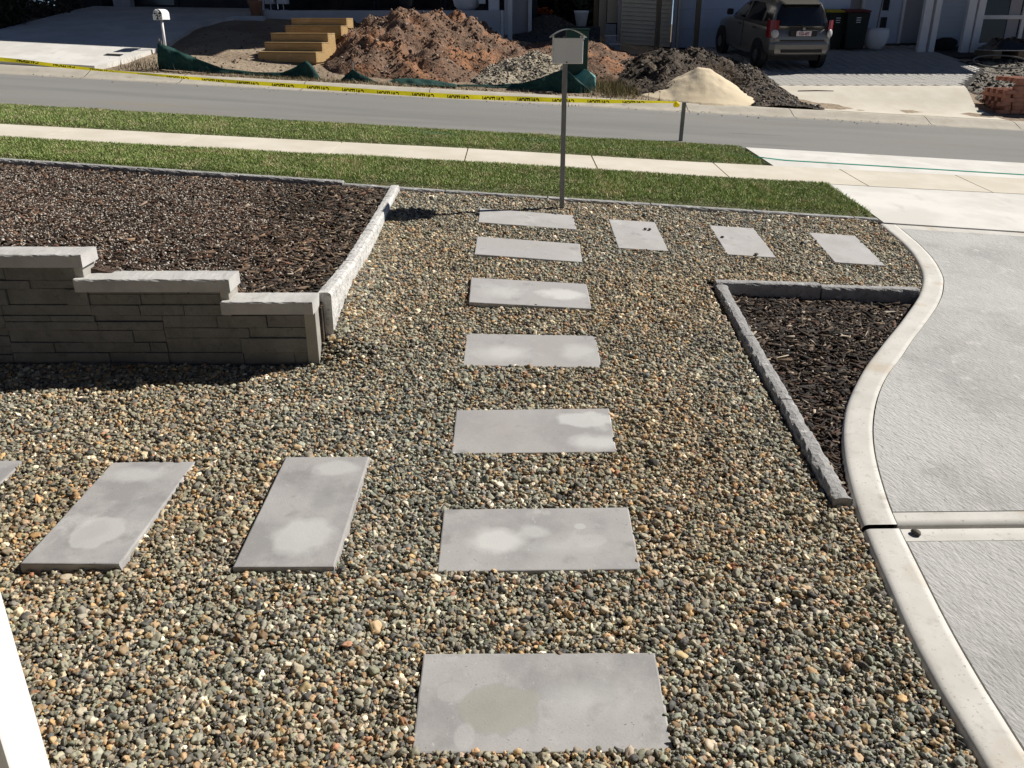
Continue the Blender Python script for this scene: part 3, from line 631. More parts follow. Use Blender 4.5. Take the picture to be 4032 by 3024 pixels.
def chips(name, pts, zf, lab, coarse_fn, pale_fn, seed, tone=(1.5, 1.45, 1.42), longpale=.02):
    r = np.random.default_rng(seed); n = len(pts)
    x, y = pts[:, 0], pts[:, 1]; z = np.array([zf(a, b) for a, b in pts])
    co = coarse_fn(x, y)                    # 0 fine .. 1 coarse
    ln = r.lognormal(math.log(.017), .5, n) * (1 + (2.2 * co + .5) * r.random(n) ** 3); wd = ln * r.uniform(.16, .42, n); th = np.minimum(wd * .4, .005)
    big = r.random(n) < .06 + .05 * co; ln = np.where(big, ln * r.uniform(1.8, 3.2, n), ln); wd = np.where(big, wd * 1.5, wd)
    kind = r.random(n); pale = kind < pale_fn(x, y)
    ln = np.where(pale, r.uniform(.005, .010, n) * (1 + .9 * r.random(n) ** 4), np.clip(ln, .008, .14)); wd = np.where(pale, ln * r.uniform(.6, 1, n), np.clip(wd, .003, .022)); th = np.where(pale, ln * .6, th)
    yaw = r.normal(0, 1.0, n) + np.where(r.random(n) < .5, .2, 2.4); tilt = r.normal(0, .22, n); roll = r.normal(0, .5, n)
    ax = np.stack([np.cos(yaw) * np.cos(tilt), np.sin(yaw) * np.cos(tilt), np.sin(tilt)], 1)
    ay = np.stack([-np.sin(yaw) * np.cos(roll), np.cos(yaw) * np.cos(roll), np.sin(roll)], 1); az = np.cross(ax, ay)
    cc = np.stack([x, y, z + .004 + r.uniform(0, .012, n)], 1)
    V = np.empty((n, 8, 3)); kk = 0
    for sz_ in (-1, 1):
        for sx_, sy_ in ((-1, -1), (1, -1), (1, 1), (-1, 1)):
            tp = 1.0 if sx_ < 0 else r.uniform(.4, 1, n)
            V[:, kk] = cc + ax * (sx_ * ln / 2)[:, None] + ay * (sy_ * wd / 2 * tp)[:, None] + az * (sz_ * th / 2)[:, None]; kk += 1
    fi = np.array([(3, 2, 1, 0), (4, 5, 6, 7), (0, 1, 5, 4), (1, 2, 6, 5), (2, 3, 7, 6), (3, 0, 4, 7)])
    F = (np.arange(n)[:, None, None] * 8 + fi[None]).reshape(-1, 4)
    pal = np.array([(.045, .036, .029), (.075, .055, .04), (.035, .03, .026), (.12, .09, .063), (.2, .15, .1), (.028, .025, .022), (.1, .058, .04)])
    ci = r.choice(7, n, p=[.24, .2, .2, .12, .05, .1, .09]); col = np.array([tone]) * pal[ci] * r.uniform(.7, 1.3, (n, 1)); lp = r.random(n) < longpale; col[lp] = np.array((.42, .36, .28)) * r.uniform(.7, 1.2, (lp.sum(), 1))
    red = (1 - co)[:, None]; pt = np.array([mn.noise((a * 1.7, b * 1.7, 5)) for a, b in zip(x, y)])[:, None]
    col = col * (1 + red * np.array([.12, .0, -.03])) * (1 + .55 * pt)
    col = np.where(pale[:, None], np.array([(.5, .45, .39)]) * r.uniform(.5, 1.3, (n, 1)), col)
    o = raw(name, V.reshape(-1, 3), F, M['mulch'], np.repeat(col, 8, 0))
    return tag(o, lab, 'mulch', kind='stuff')
pts = np.stack([rng.uniform(-5.6, -1.1, 62000), rng.uniform(4.68, 7.64, 62000)], 1)
pts = pts[pts[:, 0] > -.74 * pts[:, 1] - .5]
chips('mulch', pts, bed_z, 'bark mulch flecked with pale grit filling the raised bed on the left',
      lambda x, y: np.clip(ss(-2.3, -1.3, x + .25 * np.sin(y * 2)) + .35 * ss(6.9, 7.6, y), 0, 1), lambda x, y: .36 - .25 * ss(-2.1, -1.3, x), 3)
pts = np.stack([rng.uniform(1.46, 3.0, 26000), rng.uniform(3.24, 5.82, 26000)], 1)
pts = pts[pts[:, 0] < np.interp(pts[:, 1], _yy, _o) + .0]
chips('mulch', pts, tri_z, 'dark bark mulch in the small triangular bed beside the driveway curve', lambda x, y: .75 + 0 * x, lambda x, y: .05 + 0 * x, 4, (1.0, 1.02, 1.08), .045)
# a few big slivers of bark one can pick out
for s, (x, y, l, a, cc_, lab) in enumerate(((2.62, 5.62, .085, .15, (.5, .45, .37), 'pale flat wood chip in the far right corner of the triangular bed'),
        (1.75, 4.05, .10, -.9, (.17, .14, .09), 'long twig of bark near the middle of the triangular bed'),
        (-1.25, 4.93, .075, .7, (.3, .22, .15), 'tan wood chip lying in the near corner of the raised bed'))):
    z = (tri_z if x > 0 else bed_z)(x, y) + .012; c_, s_ = math.cos(a), math.sin(a)
    mb = MB().hexa([(x + l * u * c_ - v * s_, y + l * u * s_ + v * c_, z + k) for k in (0, .008) for u, v in ((-.5, -.014), (.5, -.006), (.42, .012), (-.46, .016))])
    tag(obj('wood_chip', mb, mat('wood_chip', cc_, .9, [((cc_[0] * .6, cc_[1] * .6, cc_[2] * .6), 40, .45, .6, (1, 4, 1))]), loc=(x, y, z)), lab, 'wood chip')

# ------------------------------------------------------------------ turf
def turf(name, xs, yl, yr, lab, seed):
    tag(grid('lawn', sheet_x(xs, yl, yr, 16, lambda x, y: G(x, y) + .005 + .03 * float(ss(0, .12, y - yl(x))) * float(ss(0, .12, yr(x) - y))), M['turf_soil'], .08), kind='structure')
    r = np.random.default_rng(seed); x0, x1 = xs[0], xs[-1]
    n = int((x1 - x0) * 1.35 * 9000)
    x = r.uniform(x0, x1, n); x = x1 - (x1 - x) * np.where(r.random(n) < .5, 1, .75)
    x = x + .05 * np.where(x > x1 - .3, np.sin(x * 61) * r.random(n), 0)
    a = np.interp(x, xs, [yl(t) for t in xs]); b = np.interp(x, xs, [yr(t) for t in xs])
    y = a + (b - a) * r.random(n); y += r.normal(0, .012, n) + .03 * np.sin(x * 9) * (r.random(n) < .15)
    e = np.minimum(y - a, b - y)
    z = G(x, y) + .005 + .03 * ss(0, .12, e)
    pn = np.array([mn.noise((p * 1.6, q * 1.6, 2)) for p, q in zip(x, y)]); pn2 = np.array([mn.noise((p * 5, q * 5, 7)) for p, q in zip(x, y)])
    h = r.uniform(.012, .034, n) * (1 + .45 * pn) * np.where(e < .06, .8, 1); lean = r.normal(0, .016, (n, 2)); wdt = r.uniform(.002, .0036, n)
    yaw = r.uniform(0, 6.28, n); dx, dy = np.cos(yaw) * wdt, np.sin(yaw) * wdt
    V = np.empty((n, 5, 3)); base = np.stack([x, y, z - .004], 1)
    V[:, 0] = base + np.stack([-dx, -dy, 0 * dx], 1); V[:, 1] = base + np.stack([dx, dy, 0 * dx], 1)
    mid = base + np.stack([lean[:, 0] * .4, lean[:, 1] * .4, h * .6], 1)
    V[:, 2] = mid + np.stack([dx, dy, 0 * dx], 1) * .8; V[:, 3] = mid - np.stack([dx, dy, 0 * dx], 1) * .8
    V[:, 4] = base + np.stack([lean[:, 0], lean[:, 1], h], 1)
    i = np.arange(n)[:, None] * 5
    F = np.concatenate([i + np.array([[0, 1, 2]]), i + np.array([[0, 2, 3]]), i + np.array([[3, 2, 4]])])
    green = np.array([(.285, .375, .115)]) * r.uniform(.6, 1.35, (n, 1)) * (1 + .25 * pn[:, None])
    straw = np.array([(.62, .55, .32)]) * r.uniform(.6, 1.2, (n, 1))
    dry = (r.random(n) < np.clip(.14 + .4 * ss(.05, .45, pn2) + .35 * (1 - ss(0, .05, e)) + .3 * ss(.25, .5, pn), 0, .8))[:, None]
    col = np.where(dry, straw, green)
    o = raw(name, V.reshape(-1, 3), F, M['grass'], np.repeat(col, 5, 0))
    return tag(o, lab, 'grass', kind='stuff')
turf('grass', np.arange(-9.5, 3.301, .2), lambda x: 7.74, lambda x: pnear(x) - .01, 'short green turf strip between stone edging and footpath', 11)
turf('grass', np.arange(-10.5, 2.99, .2), lambda x: pfar(x) + .01, lambda x: ROAD0 - .03 + .0 * x, 'short green turf verge between footpath and road', 12)

# ------------------------------------------------------------------ letterbox on the garden edge
lb = thing('letterbox', 'grey steel letterbox with curved hood on a thin post in the gravel', 'letterbox', (.434, 7.44, float(G(.434, 7.44))))
zb0 = float(G(.434, 7.44))
obj('post', MB().box(.414, .454, 7.42, 7.46, zb0 - .25, 1.742), M['post_steel'], lb, bevel=.003)
x0, x1, y0, y1, z0, z1 = .336, .578, 7.405, 7.62, 1.742, 1.938
bx = obj('box', MB().box(x0, x1, y0 + .012, y1, z0, z0 + .004).box(x0 - .0, x0 + .004, y0 + .012, y1, z0 + .004, z1 + .012).box(x1 - .004, x1, y0 + .012, y1, z0 + .004, z1 + .012).box(x0 + .004, x1 - .004, y1 - .004, y1, z0 + .004, z1 - .03), M['box_steel'], lb)
obj('front_flap', MB().box(x0 + .003, x1 - .003, y0, y0 + .010, z0 + .003, z1), M['box_steel'], lb, bevel=.004)
obj('shelf', MB().box(x0 + .005, x1 - .005, y0 + .02, y1 - .02, z1 - .02, z1 - .016), M['car_trim'], bx)
prof = []
for k in range(15):
    a = -1 + 2 * k / 14; prof.append((.457 + .146 * a, 2.004 - .06 * a * a))
rings = [[(x, yy, z + t) for x, z in prof] + [(x, yy, z + t - .005) for x, z in reversed(prof)] for yy, t in ((y0 - .03, 0), (y1 + .03, 0))]
obj('hood', MB().loft(rings), M['hood_steel'], lb, smooth=False)
for xx in (x0 + .0, x1 - .006):
    obj('hood_bracket', MB().box(xx, xx + .006, y0 + .02, y0 + .035, z1 + .013, 1.966), M['box_steel'], lb)
obj('lock', MB().cyl((.445, y0 - .006, z0 + .012), (.445, y0 - .0005, z0 + .012), .006, 10), M['car_trim'], lb)

# porch post close to the camera
pp = thing('porch_post', 'white square porch post standing close by in the lower left corner', 'post', (-1.2, 1.45, -.3))
obj('post', MB().box(-1.24, -1.105, 1.392, 1.520, -.35, 3.4), M['post_white'], pp, bevel=.006)
obj('base_trim', MB().box(-1.265, -1.08, 1.367, 1.545, -.35, -.12), M['post_white'], pp, bevel=.006)

# ------------------------------------------------------------------ caution tape and its stakes
def stake(x, y, h, lab, lean=0):
    z = float(G(x, y)); s = thing('tape_stake', lab, 'stake', (x, y, z), 'stakes holding the caution tape')
    obj('peg', MB().hexa([(x - .022, y - .022, z - .2), (x + .022, y - .022, z - .2), (x + .022, y + .022, z - .2), (x - .022, y + .022, z - .2),
        (x - .024 + lean, y - .024, z + h), (x + .024 + lean, y - .024, z + h), (x + .024 + lean, y + .024, z + h), (x - .024 + lean, y + .024, z + h)]), M['stake'], s, bevel=.003)
    return s
s1 = stake(2.245, 11.72, .49, 'grey timber stake with a yellow tape knot at the kerb side of the verge', .015)
s2 = stake(-6.95, 11.5, .30, 'short grey stake at the far left end of the verge')
TY = 11.70
def tp(x, y): return at(x, y, TY)
TAPE = [(-420, 196, 209), (-60, 223, 234), (0, 227, 240), (110, 238, 250), (250, 256, 267), (400, 273, 280), (470, 281, 285), (520, 285, 289), (700, 299, 308), (900, 315, 326), (1200, 333, 348), (1500, 355, 369), (1800, 372, 388), (2100, 383, 399), (2400, 393, 406), (2600, 399, 405), (2672, 401, 406)]
tx = np.array([p[0] for p in TAPE], float); tt = np.array([p[1] for p in TAPE], float); tb = np.array([p[2] for p in TAPE], float)
mb = MB(); rings = []
for px in np.linspace(-420, 2672, 160):
    a, b = np.interp(px, tx, tt) - 1.5, np.interp(px, tx, tb) + 1; wob = .012 * mn.noise((px * .006, 0, 3)) + (.01 if 440 < px < 540 else 0)
    A, B = tp(px, a), tp(px, b); rings.append([A + Vector((0, wob, 0)), B + Vector((0, -wob, 0))])
mb.loft(rings, close=False, cap=False)
ta = tp(0, 230)
tape = thing('caution_tape', 'yellow caution tape with black lettering strung along the road', 'tape', tuple(tp(1300, 345)))
band = obj('band', mb, M['tape'], tape)
def text_mesh(s, size):
    cu = bpy.data.curves.new('lettering', 'FONT'); cu.body = s; cu.size = size; cu.align_x = 'CENTER'; cu.offset = size * .04
    to = bpy.data.objects.new('lettering', cu); COL.objects.link(to); bpy.context.view_layer.update()
    me = to.evaluated_get(bpy.context.evaluated_depsgraph_get()).to_mesh()
    bm = bmesh.new(); bm.from_mesh(me); to.to_mesh_clear() if hasattr(to, 'to_mesh_clear') else None
    bpy.data.objects.remove(to); return bm
def tape_word(pc, flip):
    bm = text_mesh('CAUTION', .1)
    xs_ = [v.co.x for v in bm.verts]; w_ = max(xs_) - min(xs_); hgt = .0700
    a, b = np.interp(pc, tx, tt), np.interp(pc, tx, tb); H = (tp(pc, a) - tp(pc, b)).length
    # only the upper part of the letters shows, the tape is folded lengthwise
    bmesh.ops.bisect_plane(bm, geom=bm.verts[:] + bm.edges[:] + bm.faces[:], plane_co=(0, hgt * .42, 0), plane_no=(0, 1, 0), clear_inner=True)
    for v in bm.verts:
        u = -v.co.x / w_ * 86 + pc          # seen from the back: mirrored
        t = (v.co.y - hgt * .42) / (hgt * .58)
        if not flip: t = t * .74
        else: t = 1 - t * .74
        yy = np.interp(u, tx, tb) * (1 - t) + np.interp(u, tx, tt) * t
        wob = .012 * mn.noise((u * .006, 0, 3)) + (.01 if 440 < u < 540 else 0)
        p = tp(u, yy); v.co = Vector((p.x, p.y - .0035 + wob * (2 * t - 1), p.z))
    me = bpy.data.meshes.new('lettering'); bmesh.ops.recalc_face_normals(bm, faces=bm.faces); bm.to_mesh(me); bm.free()
    me.transform(Matrix.Translation(-Vector(tape['base']))); me.materials.append(M['ink'])
    o = bpy.data.objects.new('lettering', me); COL.objects.link(o); o.parent = tape
for pc in [109, 253, 397]: tape_word(pc, True)
for kk in range(-4, 10): tape_word(1252 + 138 * kk, False)
kn = tp(2664, 408)
km = pebble_mesh('tape_knot', 3, .032, 1.2); km.materials.append(M['tape']); ko = bpy.data.objects.new('knot', km); COL.objects.link(ko)
ko.parent = tape; ko.location = kn - Vector(tape['base']) + Vector((0, -.01, -.01))
# green string line
sp_ = []
for x in np.linspace(-2.2, 7.6, 60):
    y = float(np.interp(x, [-2.2, .7, 3.1, 7.6], [10.9, 10.7, 10.43, 10.45]))
    sp_.append((x, y, float(G(x, y)) + (.036 if x < 2.9 else .036 - .018 * min(1, (x - 2.9) / .4))))
tag(obj('string_line', MB().tube(sp_, .007, 5), M['string'], loc=sp_[30]), 'thin green string line stretched over verge and driveway crossing', 'string')

# ================================================================== across the street
def fz(x, y): return float(FG(x, y))
# paved driveway of the right house: herringbone bricks
PR_Y = [19.38, 21.78, 23.45, 25.4]; PR_X = [9.72, 11.3, 11.35, 11.4]; PL_Y = [19.38, 20.64, 22.4, 25.4]; PL_X = [5.68, 5.6, 5.4, 4.6]
def pd_z(x, y): return 1.05 + .107 * (y - 21.7)
pdv = tag(grid('paved_driveway', sheet_y(np.arange(19.37, 26.3, .3), lambda y: float(np.interp(y, PL_Y, PL_X)), lambda y: float(np.interp(y, PR_Y, PR_X)) + (2.2 if y > 23.6 else 0), 14, lambda x, y: pd_z(x, y) - .012), M['paver_bed'], .2), kind='structure')
pdv['base'] = (0, 0, 0)
bm_ = MB().box(-.095, .095, -.045, .045, -.05, 0).mesh('paving_brick'); finish(bm_, M['brick_paver'])
cells = []
for i in range(-20, 110):
    for j in range(-60, 80):
        # 2x1 herringbone on a .1 m lattice
        k = (i - j) % 4
        if k == 0: cells.append((i * .1 + .1, j * .1 + .05, 0))
        elif k == 3: cells.append((i * .1 + .05, j * .1 + .1, 1))
spots = []
for u, v, o90 in cells:
    a = R(45); x = 5.4 + (u * math.cos(a) - v * math.sin(a)); y = 19.44 + (u * math.sin(a) + v * math.cos(a))
    if 19.46 < y < 25.6 and np.interp(y, PL_Y, PL_X) + .1 < x < np.interp(y, PR_Y, PR_X) - .1: spots.append((y, x, o90))
spots.sort()
tiltx = math.atan(.107); restV = []; restF = []
bv = np.array([v.co[:] for v in bm_.vertices]); bf = [tuple(p.vertices) for p in bm_.polygons]
for q, (y, x, o90) in enumerate(spots):
    dz = .004 * mn.noise((x * 5, y * 5, 1)); ang = R(45) + (math.pi / 2 if o90 else 0)
    if q < 300:
        o = bpy.data.objects.new('paving_brick', bm_); COL.objects.link(o); o.parent = pdv
        o.location = (x, y, pd_z(x, y) + dz); o.rotation_euler = (tiltx, 0, 0); o.rotation_euler = (Matrix.Rotation(tiltx, 3, 'X') @ Matrix.Rotation(ang, 3, 'Z')).to_euler()
    else:
        m3 = np.array(Matrix.Rotation(tiltx, 3, 'X') @ Matrix.Rotation(ang, 3, 'Z')); n0 = len(restV) * 8
        restV.append(bv @ m3.T + np.array([x, y, pd_z(x, y) + dz])); restF += [tuple(n0 + k for k in f) for f in bf]
ro = raw('paving_bricks_beyond', np.vstack(restV), np.array(restF), M['brick_paver']); ro.parent = pdv; tag(ro, kind='stuff')

# ---------------- mounds
def clods(name, pts, sizes, cols, parent, seed):
    r = np.random.default_rng(seed); bm = bmesh.new(); bmesh.ops.create_icosphere(bm, subdivisions=1, radius=1)
    bv_ = np.array([v.co[:] for v in bm.verts]); bf_ = np.array([[v.index for v in f.verts] for f in bm.faces]); bm.free()
    n = len(pts); V = np.repeat(bv_[None], n, 0) * r.uniform(.6, 1.25, (n, 12, 1)) * r.uniform(.55, 1.15, (n, 1, 3)) * sizes[:, None, None]
    a = r.uniform(0, 6.28, n); c, s = np.cos(a)[:, None], np.sin(a)[:, None]
    X = V[:, :, 0] * c - V[:, :, 1] * s; Y = V[:, :, 0] * s + V[:, :, 1] * c; V = np.stack([X, Y, V[:, :, 2]], 2) + pts[:, None, :]
    F = (np.arange(n)[:, None, None] * 12 + bf_[None]).reshape(-1, 3)
    o = raw(name, V.reshape(-1, 3), F, M['clod'], np.repeat(cols, 12, 0)); o.parent = parent; tag(o, kind='stuff'); return o
def mound(name, label, cat, bumps, x0, x1, y0, y1, m, amp, freq, base=None, nclod=0, csz=(.02, .06), pal=None, seed=1, step=.07, sharp=1.3):
    """bumps: (x, y, radius x, radius y, height above the yard)"""
    base = base or fz
    def h(x, y):
        t = 0
        for bx, by, rx, ry, hh in bumps:
            q = math.hypot((x - bx) / rx, (y - by) / ry)
            if q < 1: t = max(t, hh * (1 - q) ** (1 / sharp) * (1 if q > .12 else (1 - .12 + (q - .12) * .0) / (1 - q) ** 1))
        if t <= 0: return -.06
        return t + min(1, t / .25) * (amp * fbm(x * freq, y * freq, seed, 5) + amp * .5 * abs(fbm(x * freq * 2.5, y * freq * 2.5, seed + 5, 3)))
    P = [[(x, y, base(x, y) + h(x, y)) for x in np.arange(x0, x1, step)] for y in np.arange(y0, y1, step)]
    o = tag(grid(name, np.array(P), m), label, cat); o['base'] = (0, 0, 0)
    if nclod:
        r = np.random.default_rng(seed + 50); X = r.uniform(x0, x1, nclod); Y = r.uniform(y0, y1, nclod); Z = np.array([h(a, b) for a, b in zip(X, Y)])
        k = Z > .01; X, Y, Z = X[k], Y[k], Z[k]; n = len(X)
        pts = np.stack([X, Y, np.array([base(a, b) for a, b in zip(X, Y)]) + Z], 1)
        s = csz[0] + (csz[1] - csz[0]) * r.random(n) ** 3
        pal = np.array(pal); cols = pal[r.integers(0, len(pal), n)] * r.uniform(.6, 1.3, (n, 1))
        clods('clods', pts, s, cols, o, seed)
    return o
p1 = at(1600, 46, 20.6); p2 = at(1815, 60, 21.2)
redpal = [(.19, .125, .088), (.22, .145, .1), (.14, .095, .068), (.36, .29, .23), (.27, .155, .095), (.16, .11, .08)]
mound('soil_mound', 'tall mound of red brown excavated soil beside the timber steps', 'soil mound',
      [(p1.x, 20.6, 1.95, 2.5, p1.z - fz(p1.x, 20.6)), (p2.x, 21.2, 1.35, 2.2, p2.z - fz(p2.x, 21.2)), ((p1.x + p2.x) / 2, 20.9, 1.5, 2.3, p2.z - fz(p2.x, 21.2) + .02), (-2.9, 18.9, 1.0, 1.1, .5), (-1.9, 18.5, 1.3, .8, .34), (-.6, 20.8, 1.4, 1.8, .5)],
      -4.6, 1.2, 17.4, 23.6, M['red_soil'], .40, 2.3, nclod=9000, csz=(.010, .045), pal=redpal, seed=2, sharp=1.15)
mound('soil_mound', 'low bank of reddish soil behind the green utility pillar', 'soil mound', [(1.6, 21.2, 1.9, 1.7, .5), (2.0, 19.6, 1.0, 1.4, .35)], -.4, 3.2, 18.3, 23, M['red_soil'], .16, 2.2, nclod=2200, csz=(.010, .04), pal=redpal, seed=9)
pr = at(2125, 206, 18.95)
mound('rubble_mound', 'pale stony rubble heap behind the green silt fabric', 'rubble heap', [(pr.x, 18.95, 1.25, 1.15, pr.z - fz(pr.x, 18.95)), (-.25, 18.2, .62, .55, .2)], -1.0, 2.2, 17.5, 20.3, M['pale_rubble'], .13, 3.2,
      nclod=3600, csz=(.010, .042), pal=[(.5, .43, .33), (.07, .07, .055), (.32, .27, .2), (.6, .54, .45), (.1, .1, .08)], seed=3, step=.05)
pd_ = at(2165, 52, 26.2)
mound('gravel_mound', 'dark grey gravel heap at the back between the two houses', 'gravel heap', [(pd_.x, 26.0, 1.35, 1.5, pd_.z - fz(pd_.x, 26.0)), (1.3, 24.6, 1.4, .9, .35)], -.6, 3.0, 23.6, 27.6, M['dark_gravel'], .10, 3,
      nclod=900, csz=(.012, .04), pal=[(.08, .08, .08), (.18, .175, .165), (.05, .05, .05)], seed=4, sharp=1.0)
mound('soil_mound', 'dark topsoil mound behind the sand heap', 'soil mound',
      [(3.35, 19.3, 1.35, 1.9, .62), (4.3, 20.6, 1.1, 1.5, .52), (2.8, 18.4, .8, .8, .3), (4.5, 18.7, .8, 1.2, .38)], 1.9, 5.6, 17.4, 22.4, M['black_soil'], .34, 2.6,
      nclod=6500, csz=(.010, .045), pal=[(.075, .06, .047), (.12, .09, .068), (.045, .038, .03), (.2, .17, .14), (.16, .11, .075)], seed=5)
mound('soil_mound', 'strip of dark turned soil and stones along the paved driveway', 'soil strip',
      [(5.15, 19.9, .62, 1.6, .36), (5.2, 18.2, .6, 1.1, .2), (5.35, 17.35, .75, .42, .10), (5.2, 21.7, .45, 1.0, .25)], 4.4, 6.1, 17.12, 23, M['black_soil'], .14, 3,
      nclod=3600, csz=(.010, .05), pal=[(.07, .06, .05), (.2, .18, .155), (.3, .28, .25), (.035, .03, .027), (.14, .1, .07)], seed=6, step=.05)
ps = at(2772, 281, 18.0)
sandb = [(ps.x, 18.0, 1.12, 1.05, ps.z - fz(ps.x, 18.0) + .12), (ps.x - .35, 17.85, 1.0, .72, .26)]
mound('sand_heap', 'cone shaped heap of pale yellow sand by the far kerb', 'sand heap', sandb, 2.3, 5.3, 16.9, 19.2, M['sand'], .075, 2.4, base=lambda x, y: fz(x, max(y, 17.15)) + .005, nclod=0, seed=7, step=.04, sharp=.92)
bl = MB(); bmx = pebble_mesh('boulder', 11, .2, .9); bmx.materials.append(M['rubble']); bo = bpy.data.objects.new('boulder', bmx); COL.objects.link(bo)
bo.location = (5.33, 21.9, fz(5.33, 21.9) + .12); tag(bo, 'grey boulder on the soil strip just behind the car', 'boulder')
# rubble by the brick stack
mound('rubble_mound', 'broken concrete rubble and soil between paved driveway and brick stack', 'rubble heap', [(10.75, 19.9, .7, 1.2, .12), (11.7, 20.6, 1.1, 1.4, .14), (10.2, 18.7, .4, .7, .08), (12.5, 22, 1.5, 1.6, .10)], 9.6, 14, 17.4, 23.8, M['rubble'], .12, 2.6,
      nclod=3600, csz=(.012, .075), pal=[(.15, .135, .11), (.1, .09, .075), (.22, .2, .175), (.07, .06, .05)], seed=8)

r_ = np.random.default_rng(77); X = r_.uniform(-7.3, 3.2, 1500); Y = 17.18 + 5.5 * r_.random(1500) ** 1.6
clods('soil_crumbs', np.stack([X, Y, np.array([yard_z(a, b) for a, b in zip(X, Y)]) + .004], 1), .008 + .03 * r_.random(1500) ** 3, np.array([(.26, .2, .145)]) * r_.uniform(.5, 1.4, (1500, 1)), yard, 77)
r_ = np.random.default_rng(78); X = r_.uniform(-9, 8, 420); Y = 16.62 - .9 * r_.random(420) ** 3
clods('gutter_grit', np.stack([X, Y, np.array([float(G(a, b)) for a, b in zip(X, Y)]) + .006], 1), .004 + .015 * r_.random(420) ** 4, np.array([(.3, .24, .18)]) * r_.uniform(.6, 1.4, (420, 1)), kr, 78)
# ---------------- silt fence fabric
def silt(name, label, P, Y, m='silt', lean=.05, stakes=()):
    a = at(P[0][0], P[0][2], Y); root = thing(name, label, 'silt fence', tuple(a), 'fallen silt fence across the street')
    X = np.array([p[0] for p in P], float); T = np.array([p[1] for p in P], float); B = np.array([p[2] for p in P], float); rows = []
    for px in np.linspace(X[0], X[-1], 44):
        t, b = np.interp(px, X, T), np.interp(px, X, B); A, C = at(px, b, Y), at(px, t, Y + lean); row = []
        g0 = fz(A.x, Y) - .01; A.z = min(A.z, g0 + .02)
        for k in range(7):
            s = k / 6; p = A.lerp(C, s); h = (C - A).length
            p.y += .22 * h * mn.noise((px * .02, s * 2.2, 3)) + .05 * h * math.sin(px * .09 + s * 3); row.append(p)
        rows.append(row)
    n = len(rows); mb = MB()
    for r_ in rows: mb.v += [tuple(p) for p in r_]
    for i in range(n - 1):
        for j in range(6): mb.f.append((i * 7 + j, (i + 1) * 7 + j, (i + 1) * 7 + j + 1, i * 7 + j + 1))
    f = obj('fabric', mb, M[m], root, smooth=True); so = f.modifiers.new('cloth', 'SOLIDIFY'); so.thickness = .006
    for px, t, b in stakes:
        A, C = at(px, b, Y + .07), at(px, t, Y + .09); obj('stake', MB().tube([A + Vector((0, 0, -.1)), C], .018, 6), M['stake'], root)
    return root
silt('silt_fence', 'sagging dark green silt fence running from the driveway to below the timber steps', [(622, 170, 272), (650, 178, 273), (700, 200, 276), (790, 236, 285), (880, 270, 292), (1000, 284, 297), (1110, 286, 303), (1150, 270, 306), (1205, 238, 309), (1225, 252, 310), (1262, 309, 312)], 17.45, stakes=((626, 152, 272), (634, 160, 273), (1208, 240, 309)))
silt('silt_fence', 'small collapsed peak of green silt fabric held up by one stake', [(1342, 315, 318), (1388, 272, 318), (1420, 292, 321), (1490, 326, 330)], 17.4, stakes=((1388, 242, 318),))
silt('silt_fence', 'flattened green silt fabric with a pale fold lying by the kerb', [(1488, 331, 334), (1560, 310, 336), (1610, 307, 337), (1700, 314, 337), (1800, 332, 339)], 17.35, lean=.25)
silt('silt_fence', 'green silt fabric rising to a stake behind the letterbox post', [(1800, 333, 340), (1950, 334, 344), (2060, 326, 350), (2130, 306, 356), (2190, 282, 364), (2222, 270, 370), (2260, 300, 374), (2326, 358, 374)], 17.5, stakes=((2210, 262, 368),))
silt('silt_fence', 'crumpled turquoise end of the silt fabric bunched beside the stake', [(2238, 306, 312), (2275, 292, 330), (2300, 272, 362), (2318, 278, 368), (2345, 300, 340)], 17.75, m='silt_pale', lean=.12)

# ---------------- timber steps
ts = thing('timber_steps', 'new yellow timber sleeper steps in front of the left house', 'steps', (-4.7, 18.9, 1.3))
ts.rotation_euler = (0, 0, R(-15)); tl = at(1015, 210, 18.9); ts.location = (tl.x, 18.9, 0); del ts['base']
LW = 1.32
for i, (d, py) in enumerate(((0, 203), (.3, 166), (.6, 130), (1.25, 101), (1.55, 71.5))):
    zt_ = at(1100, py, 18.9 + d).z; dep = .34
    st = obj('step', MB().box(.012, LW - .03, d + .045, d + dep - .01, zt_ - .26, zt_ - .022), M['timber'], ts, local=True)
    obj('riser', MB().box(0, LW, d, d + .042, zt_ - .20, zt_ - .024), M['timber'], st, bevel=.004, local=True)
    for k in range(2):
        obj('tread_board', MB().box(-.004, LW + .004, d - .004 + k * .172, d + .164 + k * .172, zt_ - .02, zt_), M['timber'], st, bevel=.004, local=True)
    back = (.95 - d if i < 3 else .55) if i < 2 else .34
    obj('side_sleeper', MB().box(LW - .028, LW, d + .046, d + back, zt_ - .20, zt_ - .024), M['timber'], st, bevel=.003, local=True)
    obj('side_sleeper', MB().box(0, .028, d + .046, d + back, zt_ - .20, zt_ - .024), M['timber'], st, bevel=.003, local=True)

